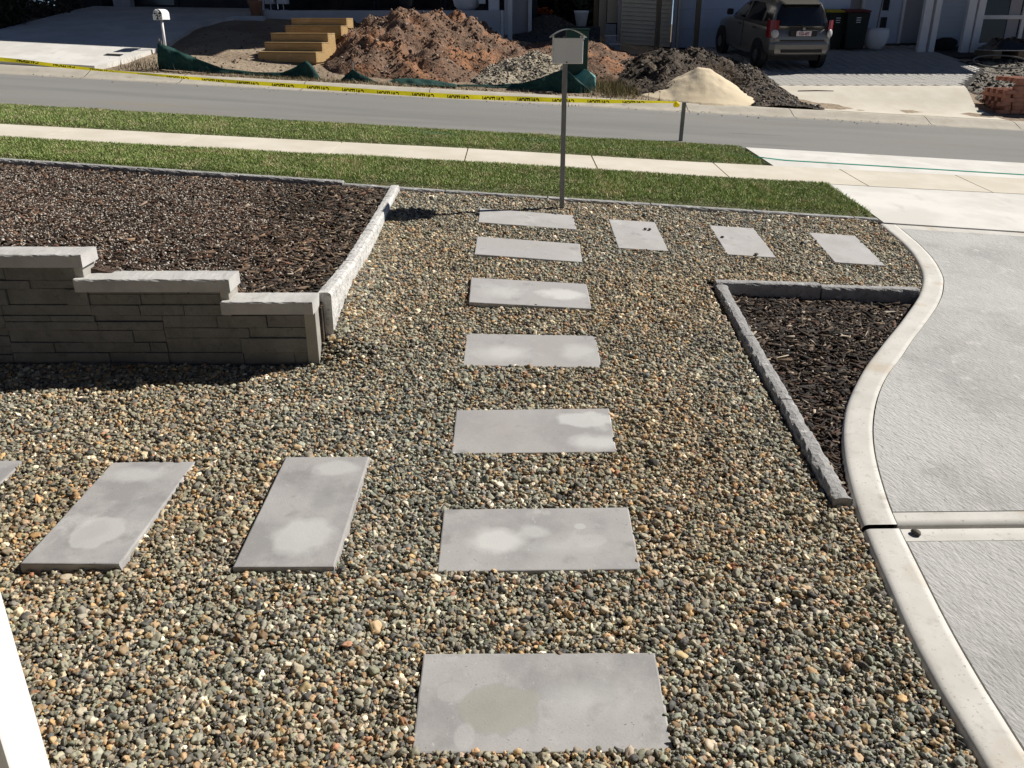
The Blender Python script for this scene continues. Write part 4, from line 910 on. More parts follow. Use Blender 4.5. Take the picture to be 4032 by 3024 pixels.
# ---------------- far letterbox
b0 = Vector((-7.22, 19.05, fz(-7.22, 19.05))); t0 = at(636, 78, 19.05)
fl = thing('letterbox', 'white arched letterbox with black number on a leaning post across the street', 'letterbox', tuple(b0))
obj('post', MB().tube([b0 - Vector((0, 0, .1)), t0], .028, 8), M['post_white'], fl, smooth=True)
fx0, fx1 = at(605, 70, 18.9).x, at(640, 70, 18.9).x; fz0, fz1 = at(620, 77, 18.9).z, at(620, 56, 18.9).z; zt_ = at(620, 35, 18.9).z
def arch(y, ins=0):
    xm, rw = (fx0 + fx1) / 2, (fx1 - fx0) / 2 - ins
    return [(fx0 + ins, y, fz0), (fx0 + ins, y, fz1)] + [(xm - rw * math.cos(a), y, fz1 + (zt_ - fz1 - ins) * math.sin(a)) for a in np.linspace(.2, math.pi - .2, 9)] + [(fx1 - ins, y, fz1), (fx1 - ins, y, fz0)]
A1, A2 = arch(18.9), arch(19.3); B1, B2 = arch(18.9, .012), arch(19.3, .012); mb = MB()
mb.loft([A1, A2], cap=False); mb.loft([B1, B2], cap=False)
for i in range(len(A1)): j = (i + 1) % len(A1); mb.quad(A1[i], A1[j], B1[j], B1[i])
mb.poly(A2)
obj('box', mb, M['post_white'], fl)
fp_ = obj('front_plate', MB().box(fx0 - .004, fx1 + .004, 18.875, 18.892, fz0 - .01, fz1), M['box_steel'], fl)
bm = text_mesh('26', .12); me = bpy.data.meshes.new('number')
for v in bm.verts: p = Vector(((fx0 + fx1) / 2 + .025 + v.co.x, 18.8735, (fz0 + fz1) / 2 - .045 + v.co.y)); v.co = p - b0
bm.to_mesh(me); bm.free(); me.materials.append(M['ink']); no = bpy.data.objects.new('number', me); COL.objects.link(no); no.parent = fl
obj('mail', MB().hexa([(fx0 + .05, 18.86, fz1 + .03), (fx0 + .1, 18.85, fz1 + .01), (fx0 + .1, 19.1, fz1 + .03), (fx0 + .05, 19.1, fz1 + .05), (fx0 + .06, 18.87, fz1 + .09), (fx0 + .13, 18.87, fz1 + .05), (fx0 + .13, 19.1, fz1 + .06), (fx0 + .06, 19.1, fz1 + .1)]), M['post_white'], fl)

# ---------------- white pipe riser, green utility pillar, concrete blocks
pv = at(1868, 228, 20.2); pt = at(1866, 176, 20.2)
pi = thing('pipe_riser', 'cream plastic pipe riser with cap standing in the soil mound', 'pipe', (pv.x, 20.2, pv.z - .2))
obj('tube', MB().tube([(pv.x + .02, 20.2, pv.z - .3), (pt.x, 20.2, pt.z)], .058, 12), M['pvc'], pi, smooth=True)
obj('cap', MB().cyl((pt.x, 20.2, pt.z - .005), (pt.x, 20.2, pt.z + .075), .085, 14), M['pvc'], pi)
uc = thing('utility_pillar', 'dark green utility pillar seen just behind the letterbox', 'utility pillar', (1.33, 18.0, fz(1.33, 18)))
ux0, ux1, uz1 = at(2230, 120, 18).x, at(2316, 120, 18).x, at(2270, 112, 18).z
obj('cabinet', MB().box(ux0, ux1, 17.9, 18.2, fz(1.33, 18) - .1, uz1 - .03), M['cabinet'], uc, bevel=.01)
obj('lid', MB().box(ux0 - .02, ux1 + .02, 17.88, 18.22, uz1 - .028, uz1), M['cabinet'], uc, bevel=.006)
obj('label_plate', MB().box(ux1 - .16, ux1 - .07, 17.892, 17.898, uz1 - .2, uz1 - .13), M['box_steel'], uc)
for i, (pxa, pxb, pt_, pb_, yy) in enumerate(((2387, 2427, 139, 172, 22.8), (2399, 2444, 173, 207, 22.3), (2413, 2457, 211, 248, 21.8))):
    a, b = at(pxa, pb_, yy), at(pxb, pt_, yy)
    r_ = thing('concrete_block', ['topmost of three grey concrete blocks stepping down beside the weatherboard wall', 'middle of three grey concrete blocks stepping down beside the weatherboard wall', 'lowest of three grey concrete blocks, nearest the weeds'][i], 'block', (a.x, yy, a.z), 'concrete blocks set as steps')
    obj('block', MB().box(a.x, b.x, yy, yy + .4, fz(a.x, yy) - .1, b.z - .022), M['block'], r_, bevel=.006)
    obj('top_slab', MB().box(a.x - .01, b.x + .02, yy - .02, yy + .42, b.z - .02, b.z), M['block_top'], r_, bevel=.004)

# ---------------- foliage helper
def leaves(n, c, rad, size, base, seed, shell=.5):
    r = np.random.default_rng(seed); d = r.normal(size=(n, 3)); d /= np.linalg.norm(d, axis=1)[:, None]
    q = d * (shell + (1 - shell) * r.random((n, 1))) * np.array(rad) + np.array(c)
    a = r.normal(size=(n, 3)); a /= np.linalg.norm(a, axis=1)[:, None]; b = np.cross(a, r.normal(size=(n, 3))); b /= np.linalg.norm(b, axis=1)[:, None]
    s = size * r.uniform(.6, 1.3, (n, 1)); V = np.stack([q - a * s, q + b * s * .45, q + a * s, q - b * s * .45], 1)
    return V.reshape(-1, 3), np.arange(n * 4).reshape(n, 4), np.repeat(np.array([base]) * r.uniform(.5, 1.5, (n, 1)), 4, 0)
def plant(name, label, cat, blobs, base, size, n, seed, trunk=None, group=None, crown='crown'):
    c0 = blobs[0][0]; root = thing(name, label, cat, (c0[0], c0[1], trunk[0][2] if trunk else c0[2] - blobs[0][1][2]), group)
    V, F, C = [], [], []; k = 0
    for i, (c, rad) in enumerate(blobs):
        v, f, col = leaves(n // len(blobs), c, rad, size, base, seed + i); V.append(v - np.array(root['base'])); F.append(f + k); C.append(col); k += len(v)
    o = raw(crown, np.vstack(V), np.vstack(F), M['leaf'], np.vstack(C)); o.parent = root
    if trunk: obj('stem' if cat != 'tree' else 'trunk', MB().tube(trunk[:2], trunk[2] if len(trunk) > 2 else .02, 7), M['trim_brown'], root)
    return root

# ---------------- left house
PZ = at(1040, 41, 24).z                     # porch floor
lh = thing('house', 'left house with pale porch base, dark recess and two storeys above', 'house', (-5, 27, 2.2))
ps_ = obj('porch_base', MB().box(at(1037, 50, 24).x, at(1972, 60, 24).x, 24.0, 27.4, 1.2, PZ), M['render'], lh, bevel=.01)
obj('sunlit_end', MB().box(at(1972, 60, 24).x + .002, at(1972, 60, 24).x + .07, 23.98, 27.4, 1.2, PZ + .004), M['white_paint'], lh, bevel=.006)  # white strip painted on as the sunlit end face of the porch base
obj('rear_wall', MB().box(-6.5, .75, 27.42, 27.6, 1.6, 5.4), M['dark_wall'], lh)
for i in range(6):
    xa_ = -5.9 + i * .98
    wn = obj('sliding_door', MB().box(xa_, xa_ + .9, 27.36, 27.415, PZ + .02, PZ + 2.2), M['dark_wall'], lh, bevel=.005)
    obj('pane', MB().box(xa_ + .06, xa_ + .84, 27.345, 27.355, PZ + .1, PZ + 2.1), M['glass_dark'], wn)
obj('return_wall', MB().box(-6.515, -6.4, 25.91, 27.7, 1.6, 5.4), M['dark_wall'], lh)
obj('garage_wall', MB().box(-12.6, -6.52, 25.75, 25.9, 1.9, 5.4), M['dark_wall'], lh)
gd = obj('garage_door', MB().box(-11.4, -9.2, 25.69, 25.745, fz(-9, 25.7) + .06, 4.6), M['dark_wall'], lh, bevel=.004)
for k in range(3): obj('panel', MB().box(-11.3, -9.3, 25.67, 25.688, fz(-9, 25.7) + .12 + k * .55, fz(-9, 25.7) + .6 + k * .55), M['glass_dark'], gd, bevel=.006)
pa, pb = at(452, 36, 25.4), at(518, 36, 25.4)
obj('pier', MB().box(pa.x, pb.x, 25.35, 25.66, 2.1, 5.4), M['wall_lilac'], lh, bevel=.01)
obj('upper_storey', MB().box(-12.7, .4, 22.6, 33, 5.42, 8.0), M['render'], lh)
obj('roof', MB().hexa([(-13.1, 22.0, 8.02), (.75, 22.0, 8.02), (.75, 33.5, 8.02), (-13.1, 33.5, 8.02), (-9.5, 25.5, 10.2), (-2.8, 25.5, 10.2), (-2.8, 30, 10.2), (-9.5, 30, 10.2)]), M['roof_tile'], lh)
obj('porch_roof', MB().box(-6.5, .6, 23.2, 27.3, 5.2, 5.4), M['white_paint'], lh)
for px in (1030, 2008):
    a = at(px, 40, 24.15); obj('porch_post', MB().box(a.x - .06, a.x + .06, 24.12, 24.24, PZ - 1 if px > 1900 else PZ + .01, 5.19), M['white_paint'], lh, bevel=.005)
# return wall and gate posts right of the porch
fw = thing('side_wall', 'pale grey wall panel with white posts right of the porch', 'wall', (.25, 25, 1.7))
a, b = at(2000, 108, 25), at(2078, 80, 25)
obj('panel', MB().box(a.x, b.x, 25.02, 25.12, 1.5, 5.1), M['wall_lilac'], fw)
for px in (1993, 2086):
    q = at(px, 100, 24.98); obj('post', MB().box(q.x - .05, q.x + .05, 24.93, 25.01, 1.4, 5.1), M['white_paint'], fw, bevel=.005)
# things on the porch
def pot(name, label, cat, c, prof, m, group=None, soil=True):
    r_ = thing(name, label, cat, c, group); obj('vessel', MB().lathe(prof, c, 22), M[m], r_, smooth=True)
    if soil: rr, zz = prof[-1]; obj('soil', MB().lathe([(rr * .98, zz - .03), (rr * .98, zz - .02)], c, 18), M['earth'], r_)
    return r_
c = at(1838, 46, 24.6); c.z = PZ + .001
pot('plant_pot', 'big round white pot at the right end of the porch', 'pot', tuple(c), [(.2, 0), (.33, .12), (.37, .3), (.33, .5), (.27, .58), (.26, .56)], 'pot_white')
for i, (pxa, pxb) in enumerate(((1886, 1912), (1924, 1966))):
    a, b = at(pxa, 45, 24.35), at(pxb, 45, 24.35)
    r_ = thing('storage_box', ['narrow white box between round pot and porch corner', 'wider white box standing at the porch corner'][i], 'box', (a.x, 24.35, PZ), 'white boxes on the porch')
    obj('body', MB().box(a.x, b.x, 24.2, 24.5, PZ + .002 + (.16 if i == 0 else 0), PZ + .42), M['pot_white'], r_, bevel=.01); obj('lid', MB().box(a.x - .01, b.x + .01, 24.19, 24.51, PZ + .422, PZ + .45), M['pot_white'], r_, bevel=.006)
    if i == 0: obj('foot', MB().box(a.x + .06, b.x - .06, 24.26, 24.44, PZ + .001, PZ + .158), M['black'], r_)
for i, (pxa, pxb) in enumerate(((1047, 1082), (1094, 1134))):
    a, b = at(pxa, 16, 24.5), at(pxb, 16, 24.5); r_ = thing('pedestal_planter', ['left of two small white planters on thin legs on the porch', 'right of two small white planters on thin legs on the porch'][i], 'planter', (a.x, 24.5, PZ), 'white planters on the porch')
    obj('tub', MB().box(a.x, b.x, 24.38, 24.66, a.z, a.z + .34), M['pot_white'], r_, bevel=.008); xm = (a.x + b.x) / 2
    obj('leg', MB().cyl((xm, 24.52, PZ + .015), (xm, 24.52, a.z), .014, 8), M['box_steel'], r_); obj('foot', MB().cyl((xm, 24.52, PZ + .001), (xm, 24.52, PZ + .014), .09, 14), M['box_steel'], r_)
c = at(1600, 44, 24.5); c.z = PZ + .001
pot('plant_pot', 'dark tapered planter with pale rim behind the soil mound', 'pot', tuple(c), [(.1, 0), (.16, .2), (.3, .62), (.31, .64), (.28, .64)], 'dark_wall')
c = at(1010, 62, 23.9); r_ = thing('plant_pot', 'brown terracotta pot on the low ledge left of the porch', 'pot', (c.x, 23.9, c.z)); r_['category'] = 'pot'
obj('vessel', MB().lathe([(.13, 0), (.17, .28), (.19, .3), (.19, .36), (.16, .36)], tuple(c), 18), M['terracotta'], r_, smooth=True)
plant('shrub', 'small dark shrub growing in the terracotta pot', 'shrub', [((c.x, 23.9, c.z + .62), (.24, .24, .28))], (.03, .045, .02), .05, 300, 31)
tag(obj('ledge', MB().box(at(900, 62, 23.7).x, at(1036, 62, 23.7).x, 23.7, 24.3, 1.7, c.z - .004), M['render'], loc=(-7, 23.9, 2)), 'low grey ledge between sloping driveway and porch', 'ledge')
plant('shrub', 'dark bush at the far left beside the sloping driveway', 'shrub', [((-12.2, 21.4, 2.3), (.9, 1.0, .75)), ((-12.9, 22.6, 2.6), (1, 1, 1))], (.022, .028, .014), .09, 2600, 33)
plant('shrub', 'brown dry groundcover on the bank left of the sloping driveway', 'shrub', [((-12.2, 23.6, 2.35), (.9, 1.4, .28)), ((-12.6, 24.9, 2.5), (1.1, .8, .45))], (.07, .055, .035), .06, 2400, 35)

# ---------------- between the houses
plant('tree', 'dark leafy tree filling the gap between the two houses', 'tree', [((1.2, 28.8, 3.6), (1.5, 1.0, 1.9)), ((2.4, 28.6, 3.1), (1.0, .9, 1.6)), ((.5, 29, 3), (.9, .8, 1.3))], (.03, .042, .018), .12, 5200, 41, trunk=[(1.4, 28.8, 1.7), (1.4, 28.8, 4.2), .1])
plant('shrub', 'spot of orange flowers in front of the dark tree', 'shrub', [((at(2140, 44, 27.6).x, 27.6, at(2140, 44, 27.6).z), (.3, .15, .1))], (.5, .12, .03), .06, 120, 47)
tag(obj('timber_fence', MB().box(-.2, 3.0, 30.2, 30.3, 1.4, 5), M['hedge_dark'], loc=(1.4, 30.2, 1.5)), 'dark fence far behind the tree between the houses', 'fence')
c = at(2288, 104, 24.9)
pot('plant_pot', 'white tapered pot standing on the soil between the houses', 'pot', (c.x, 24.9, c.z), [(.13, 0), (.185, .32), (.2, .33), (.2, .39), (.17, .39)], 'pot_white')
plant('shrub', 'young leafy plant in the white tapered pot', 'shrub', [((c.x, 24.9, c.z + .72), (.24, .24, .36))], (.04, .055, .025), .05, 260, 49)
tag(obj('pot_ledge', MB().box(c.x - .4, c.x + .5, 24.7, 25.3, 1.2, c.z - .003), M['dark_gravel'], loc=(c.x, 25, 1.4)), 'dark raised ledge carrying the white tapered pot', 'ledge')

# ---------------- right house
rh = thing('house', 'right house with weatherboards, pale garage door tinted with blue shade and white paired columns', 'house', (9, 28, 1.4))
wx = lambda px, Y=25: at(px, 150, Y).x
# weatherboard side, running back to the left
xa_, xb_ = wx(2452), wx(2640)
for k in range(14):
    z0_ = 1.50 + k * .105
    obj('weatherboard', MB().hexa([(xa_, 25.55, z0_ + .02), (xb_, 25.0, z0_ - .06), (xb_, 25.06, z0_ - .06), (xa_, 25.61, z0_ + .02), (xa_, 25.572, z0_ + .122), (xb_, 25.022, z0_ + .042), (xb_, 25.06, z0_ + .042), (xa_, 25.61, z0_ + .122)]), M['weatherboard'], rh)
obj('wall_core', MB().hexa([(xa_, 25.62, 1.2), (xb_, 25.08, 1.2), (xb_, 25.9, 1.2), (xa_, 26.2, 1.2), (xa_, 25.62, 3.6), (xb_, 25.08, 3.6), (xb_, 25.9, 3.6), (xa_, 26.2, 3.6)]), M['dark_wall'], rh)
def pier(px0, px1, Y, z0_, z1_, m, nm, d=.12):
    obj(nm, MB().box(at(px0, 150, Y).x, at(px1, 150, Y).x, Y, Y + d, z0_, z1_), M[m], rh, bevel=.006)
pier(2580, 2598, 24.72, 1.2, 5.2, 'trim_brown', 'carport_post', .14)
pier(2646, 2660, 24.95, 1.2, 5.2, 'wall_lilac', 'corner_trim')
pier(2662, 2672, 24.97, 1.2, 5.2, 'weatherboard', 'corner_trim')
pier(2734, 2752, 24.80, 1.2, 5.2, 'trim_brown', 'carport_post', .14)
gx0, gx1 = at(2668, 150, 25.3).x, at(3330, 150, 25.3).x
gdr = obj('garage_door', MB().box(gx0, gx1, 25.3, 25.4, 1.38, 4.0), M['door_shade_blue'], rh)
for k in range(5): obj('door_section', MB().box(gx0 + .02, gx1 - .02, 25.275, 25.298, 1.40 + k * .5, 1.885 + k * .5), M['door_shade_blue'], gdr, bevel=.004)
obj('rear_wing', MB().box(2.55, 4.6, 27.2, 30, 1.2, 5.2), M['dark_wall'], rh)
# sunlit rear bits at the left end
pier(2335, 2352, 26.6, 1.2, 5, 'trim_brown', 'rear_post'); pier(2356, 2384, 26.4, 1.6, 5, 'weatherboard', 'rear_post'); pier(2388, 2428, 26.0, 2.05, 5, 'weatherboard', 'rear_wall'); pier(2382, 2424, 25.6, 1.3, 2.02, 'block', 'meter_box')
pier(2430, 2448, 25.62, 1.3, 5, 'wall_lilac', 'corner_trim')
# entry: wall, door with two panes, reveal
obj('entry_wall', MB().box(gx1 + .01, at(3900, 150, 26.2).x, 26.2, 26.35, 1.2, 5.2), M['wall_lilac'], rh)
dx0, dx1 = at(3395, 100, 26.1).x, at(3540, 100, 26.1).x
dr = obj('entry_door', MB().box(dx0, dx1, 26.12, 26.19, 1.5, 3.7), M['door_shade_blue'], rh, bevel=.006)
for k in range(3): obj('pane', MB().box(dx0 + .5, dx0 + .68, 26.105, 26.118, 1.75 + k * .62, 2.2 + k * .62), M['glass_dark'], dr)
obj('door_frame', MB().box(dx0 - .09, dx0 - .01, 26.08, 26.19, 1.45, 3.8).box(dx1 + .01, dx1 + .09, 26.08, 26.19, 1.45, 3.8), M['white_paint'], rh)
bx0, bx1 = at(3690, 100, 25.6).x, at(3830, 100, 25.6).x
for k in range(14): obj('weatherboard', MB().hexa([(bx0, 25.6, 1.42 + k * .13), (bx1 + .3, 25.6, 1.42 + k * .13), (bx1 + .3, 25.7, 1.42 + k * .13), (bx0, 25.7, 1.42 + k * .13), (bx0, 25.625, 1.548 + k * .13), (bx1 + .3, 25.625, 1.548 + k * .13), (bx1 + .3, 25.7, 1.548 + k * .13), (bx0, 25.7, 1.548 + k * .13)]), M['pale_board'], rh)
for px0, px1 in ((3609, 3640), (3651, 3673), (3777, 3808), (3816, 3843)):
    a, b = at(px0, 206, 24.4), at(px1, 206, 24.4); obj('column', MB().box(a.x, b.x, 24.35, 24.35 + .15, 1.25, 5.2), M['white_paint'], rh, bevel=.006)
# window bay at the right
wx0, wx1 = at(3855, 100, 25.2).x, at(4100, 100, 25.2).x + 1.5
wb = obj('window', MB().box(wx0, wx1, 25.25, 25.35, 1.35, 4.2), M['glass_dark'], rh)
obj('sill', MB().box(wx0 - .02, wx1, 25.16, 25.245, at(3900, 66, 25.2).z - .06, at(3900, 66, 25.2).z + .04), M['white_paint'], wb)
obj('sill', MB().box(wx0 - .02, wx1, 25.14, 25.245, at(3900, 176, 25.2).z - .06, at(3900, 176, 25.2).z + .05), M['white_paint'], wb)
obj('mullion', MB().box(at(4016, 100, 25.2).x, at(4030, 100, 25.2).x, 25.17, 25.245, 1.5, 4.1), M['white_paint'], wb)
obj('curtain', MB().box(at(3965, 100, 25.2).x, at(4010, 100, 25.2).x, 25.225, 25.247, 1.6, 4.1), M['wall_lilac'], wb)
obj('upper_storey', MB().box(3.2, 17.0, 24.6, 34, 5.22, 7.0), M['weatherboard'], rh)
obj('roof', MB().hexa([(2.8, 23.6, 7.02), (17.2, 23.6, 7.02), (17.2, 34.5, 7.02), (2.8, 34.5, 7.02), (6.5, 27.5, 9.2), (13.5, 27.5, 9.2), (13.5, 31, 9.2), (6.5, 31, 9.2)]), M['roof_tile'], rh)
obj('right_wing', MB().box(wx0 + .1, 17, 25.4, 33, 1.2, 5.2), M['dark_wall'], rh)
# dark bag, topiary, bins
bgm = pebble_mesh('garden_bag', 21, .3, .62); bgm.materials.append(M['rubber']); bgo = bpy.data.objects.new('garden_bag', bgm); COL.objects.link(bgo)
bq = at(3705, 198, 25.0); bgo.location = (bq.x, 25.0, bq.z + .15); tag(bgo, 'dark bag slumped between the two column pairs', 'bag')
c = at(3440, 195, 24.75)
pot('plant_pot', 'round white pot beside the red lidded bin', 'pot', (c.x, 24.75, c.z), [(.16, 0), (.28, .14), (.335, .33), (.33, .46), (.29, .54), (.27, .53)], 'pot_white')
plant('topiary_tree', 'ball topiary with slim stem growing in the round white pot', 'shrub', [((c.x + .05, 24.75, c.z + 1.55), (.22, .22, .3))], (.022, .032, .016), .045, 700, 51, trunk=[(c.x - .01, 24.75, c.z + .5), (c.x + .04, 24.75, c.z + 1.4), .016])
def bin_(px0, px1, pb_, Y, lid, label):
    a, b = at(px0, pb_, Y), at(px1, pb_, Y); x0, x1 = a.x, b.x; z = a.z
    r_ = thing('wheelie_bin', label, 'bin', ((x0 + x1) / 2, Y, z), 'wheelie bins beside the car'); h = .93
    obj('body', MB().hexa([(x0 + .06, Y + .05, z + .03), (x1 - .06, Y + .05, z + .03), (x1 - .06, Y + .5, z + .03), (x0 + .06, Y + .5, z + .03), (x0, Y, z + h), (x1, Y, z + h), (x1, Y + .58, z + h), (x0, Y + .58, z + h)]), M['bin_green'], r_, bevel=.015)
    obj('lid', MB().hexa([(x0 - .02, Y - .03, z + h + .005), (x1 + .02, Y - .03, z + h + .005), (x1 + .02, Y + .62, z + h + .005), (x0 - .02, Y + .62, z + h + .005), (x0, Y, z + h + .05), (x1, Y, z + h + .05), (x1, Y + .58, z + h + .1), (x0, Y + .58, z + h + .1)]), M[lid], r_, bevel=.012)
    for xx in (x0 + .02, x1 - .07): obj('wheel', MB().cyl((xx, Y + .52, z + .1), (xx + .05, Y + .52, z + .1), .1, 14), M['rubber'], r_)
    obj('handle', MB().tube([(x0 + .05, Y + .66, z + h - .03), (x1 - .05, Y + .66, z + h - .03)], .015, 6), M['bin_green'], r_)
    for k in range(3): obj('marking', MB().box((x0 + x1) / 2 - .05, (x0 + x1) / 2 + .07, Y + .012 - k * .003, Y + .018 - k * .003, z + .68 + k * .055, z + .70 + k * .055), M['box_steel'], r_)
bin_(3248, 3318, 198, 24.7, 'bin_yellow', 'dark wheelie bin with yellow lid just behind the car')
bin_(3318, 3408, 198, 24.5, 'bin_red', 'dark wheelie bin with red lid beside the round white pot')

# ---------------- car (local axes: x right, y forward, z up; origin on the ground under the rear axle)
car = thing('parked_car', 'champagne grey hatchback parked nose in on the paved driveway', 'car', (6.58, 21.80, 1.062))
car.rotation_euler = (Matrix.Rotation(R(7.28), 3, 'Z') @ Matrix.Rotation(math.atan(.107), 3, 'X')).to_euler()
del car['base']; car.scale = (.95, 1, 1)
def cobj(nm, mb, m, parent=None, smooth=False, bevel=0): return obj(nm, mb, M[m], parent or car, smooth=smooth, bevel=bevel, local=True)
ST = [(-.64, .60, .42, .66), (-.62, .70, .40, .80), (-.56, .775, .38, .93), (-.40, .825, .34, .985), (0, .84, .27, 1.0), (.6, .845, .22, .985), (1.2, .845, .19, .97), (1.8, .84, .19, .96), (2.2, .83, .2, .95), (2.6, .815, .22, .90), (2.95, .77, .25, .83), (3.18, .66, .3, .72), (3.27, .5, .36, .6)]
def ring(y, wd, zb, zt):
    h = zt - zb; half = [(0, zb), (wd * .86, zb), (wd * .96, zb + .07 * h), (wd * .995, zb + .25 * h), (wd, zb + .48 * h), (wd * .985, zb + .72 * h), (wd * .955, zb + .9 * h), (wd * .9, zb + .98 * h), (wd * .6, zt + .005), (0, zt + .012)]
    return [(x, y, z) for x, z in half] + [(-x, y, z) for x, z in half[-2:0:-1]]
body = cobj('body', MB().loft([ring(*s) for s in ST]), 'car_paint', smooth=True)
sub_ = body.modifiers.new('smooth', 'SUBSURF'); sub_.levels = 1; sub_.render_levels = 1
CZs = [.94, 1.08, 1.22, 1.34, 1.43, 1.485, 1.51]; CR = [-.58, -.535, -.47, -.40, -.33, -.16, .15]; CFr = [2.28, 2.02, 1.78, 1.56, 1.36, 1.1, .8]; CW = [.80, .765, .71, .655, .605, .53, .36]
def cab(z, q): return float(np.interp(z, CZs, q))
def cring(z):
    r0, f0, wd = cab(z, CR), cab(z, CFr), cab(z, CW); cy_, ry = (r0 + f0) / 2, (f0 - r0) / 2; out = []
    for k in range(40):
        a = 2 * math.pi * k / 40; ca, sa = math.cos(a), math.sin(a); e = .34
        out.append((wd * math.copysign(abs(ca) ** e, ca), cy_ + ry * math.copysign(abs(sa) ** e, sa), z))
    return out
cabin = cobj('cabin', MB().loft([cring(z) for z in CZs]), 'car_paint', smooth=True)
def rear_y(z): return cab(z, CR)
g_ = .012
EE = .34
def back_at(x, z):
    r0, f0, wd = cab(z, CR), cab(z, CFr), cab(z, CW); ca = min(1, abs(x) / wd) ** (1 / EE); sa = math.sqrt(max(0, 1 - ca * ca)); return (r0 + f0) / 2 - (f0 - r0) / 2 * sa ** EE
def flank_at(y, z):
    r0, f0, wd = cab(z, CR), cab(z, CFr), cab(z, CW); sa = min(1, abs(y - (r0 + f0) / 2) / ((f0 - r0) / 2)) ** (1 / EE); ca = math.sqrt(max(0, 1 - sa * sa)); return wd * ca ** EE
mb = MB(); zz = np.linspace(.985, 1.425, 8); rows = [[(x, back_at(x, z) - .014, z) for x in np.linspace(-1, 1, 15) * float(np.interp(z, [.98, 1.2, 1.43], [.66, .62, .50]))] for z in zz]
for i_ in range(7):
    for j_ in range(14): mb.quad(rows[i_][j_], rows[i_][j_ + 1], rows[i_ + 1][j_ + 1], rows[i_ + 1][j_])
cobj('rear_window', mb, 'car_glass')
cobj('wiper', MB().tube([(0, rear_y(1.0) - .03, 1.0), (-.28, rear_y(1.05) - .03, 1.05)], .01, 6), 'car_trim')
cobj('spoiler', MB().hexa([(-.5, -.44, 1.425), (.5, -.44, 1.425), (.52, -.1, 1.45), (-.52, -.1, 1.45), (-.46, -.46, 1.445), (.46, -.46, 1.445), (.48, -.05, 1.51), (-.48, -.05, 1.51)]), 'car_paint', bevel=.012)
for s in (-1, 1):
    def side(P, g=.016): return [(s * (flank_at(y, z) + g), y, z) for y, z in P]
    cobj('side_window', MB().poly(side([(.05, 1.02), (.98, 1.0), (1.0, 1.39), (.35, 1.40), (.1, 1.28)])), 'car_glass')
    cobj('side_window', MB().poly(side([(1.08, 1.0), (1.9, 1.0), (1.55, 1.26), (1.3, 1.38), (1.1, 1.39)])), 'car_glass')
    cobj('side_window', MB().poly(side([(-.36, 1.06), (-.06, 1.03), (-.02, 1.24), (-.26, 1.3)])), 'car_glass')
    # lamps wrap round the rear corner
    def wrap(z0_, z1_, a0, a1, out):
        mb = MB(); rows = []
        for z in np.linspace(z0_, z1_, 5):
            rr = []
            for t in np.linspace(a0, a1, 6):
                # corner path from rear face to flank
                x = .56 + .25 * math.sin(t); y = -.40 - .22 * math.cos(t) + .10 * max(0, z - .85)
                rr.append((s * (x + out * math.sin(t)), y - out * math.cos(t), z))
            rows.append(rr)
        for i in range(4):
            for j in range(5): mb.quad(rows[i][j], rows[i][j + 1], rows[i + 1][j + 1], rows[i + 1][j])
        return mb
    lamp = cobj('tail_lamp', wrap(.74, 1.11, .25, 1.6, .02), 'lamp_red', smooth=True)
    lens = MB().lathe([(.001, -.03), (.05, -.026), (.085, -.01), (.092, .0), (.092, .03)], (0, 0, 0), 18)
    rt_ = Matrix.Rotation(R(90), 4, 'X') ; lens.v = [tuple(Matrix.Rotation(s * R(33), 4, 'Z') @ Vector((v[0], v[2], v[1])) + Vector((s * .70, -.612, .825))) for v in lens.v]
    cobj('clear_lens', lens, 'lamp_clear', lamp, smooth=True)
    cobj('mirror', MB().box(*sorted((s * .86, s * 1.02)), 1.72, 1.83, 1.0, 1.14), 'car_trim', bevel=.03)
    cobj('door_handle', MB().box(*sorted((s * .842, s * .868)), .22, .40, .855, .88), 'car_trim', bevel=.006)
    cobj('door_handle', MB().box(*sorted((s * .845, s * .870)), 1.15, 1.33, .85, .875), 'car_trim', bevel=.006)
    cobj('door_seam', MB().box(*sorted((s * .838, s * .847)), 1.03, 1.042, .35, .95), 'car_trim')
    for y in (0, 2.48):
        ao = cobj('wheel_arch', MB().cyl((s * .70, y, .33), (s * .852, y, .33), .345, 26), 'car_trim')
        wh = cobj('wheel', MB().lathe([(.001, 0), (.2, 0), (.27, .02), (.295, .06), (.295, .15), (.27, .19), (.2, .2), (.001, .2)], (0, 0, 0), 26), 'rubber', smooth=True)
        wh.rotation_euler = (0, R(90), 0); wh.location = (s * .765 - .1, y, .295)
        rim = cobj('rim', MB().lathe([(.001, -.005), (.05, -.008), (.19, .006), (.2, .016), (.2, .19), (.19, .2), (.05, .208), (.001, .205)], (0, 0, 0), 20), 'rim', wh, smooth=True)
cobj('rear_bumper', MB().loft([[(x * k, y_ * k2, z) for x, y_ in ((-.79, -.36), (-.77, -.56), (-.66, -.67), (-.3, -.70), (.3, -.70), (.66, -.67), (.77, -.56), (.79, -.36))] for z, k, k2 in ((.37, .97, .95), (.41, 1.0, .985), (.48, 1.015, 1.0), (.60, 1.012, .99), (.66, 1.0, .965))]), 'car_paint', smooth=False, bevel=.012)
cobj('bumper_strip', MB().box(-.52, .52, -.715, -.697, .43, .50), 'car_trim', bevel=.004)
cobj('plate_recess', MB().box(-.34, .34, -.672, -.62, .775, .905), 'car_trim', bevel=.006)
pl = cobj('number_plate', MB().box(-.19, .19, -.684, -.674, .785, .885), 'plate', bevel=.004)
bm = text_mesh('YGS-40T', .09); me = bpy.data.meshes.new('lettering')
for v in bm.verts: v.co = Vector((v.co.x * .8, -.6855, .803 + v.co.y))
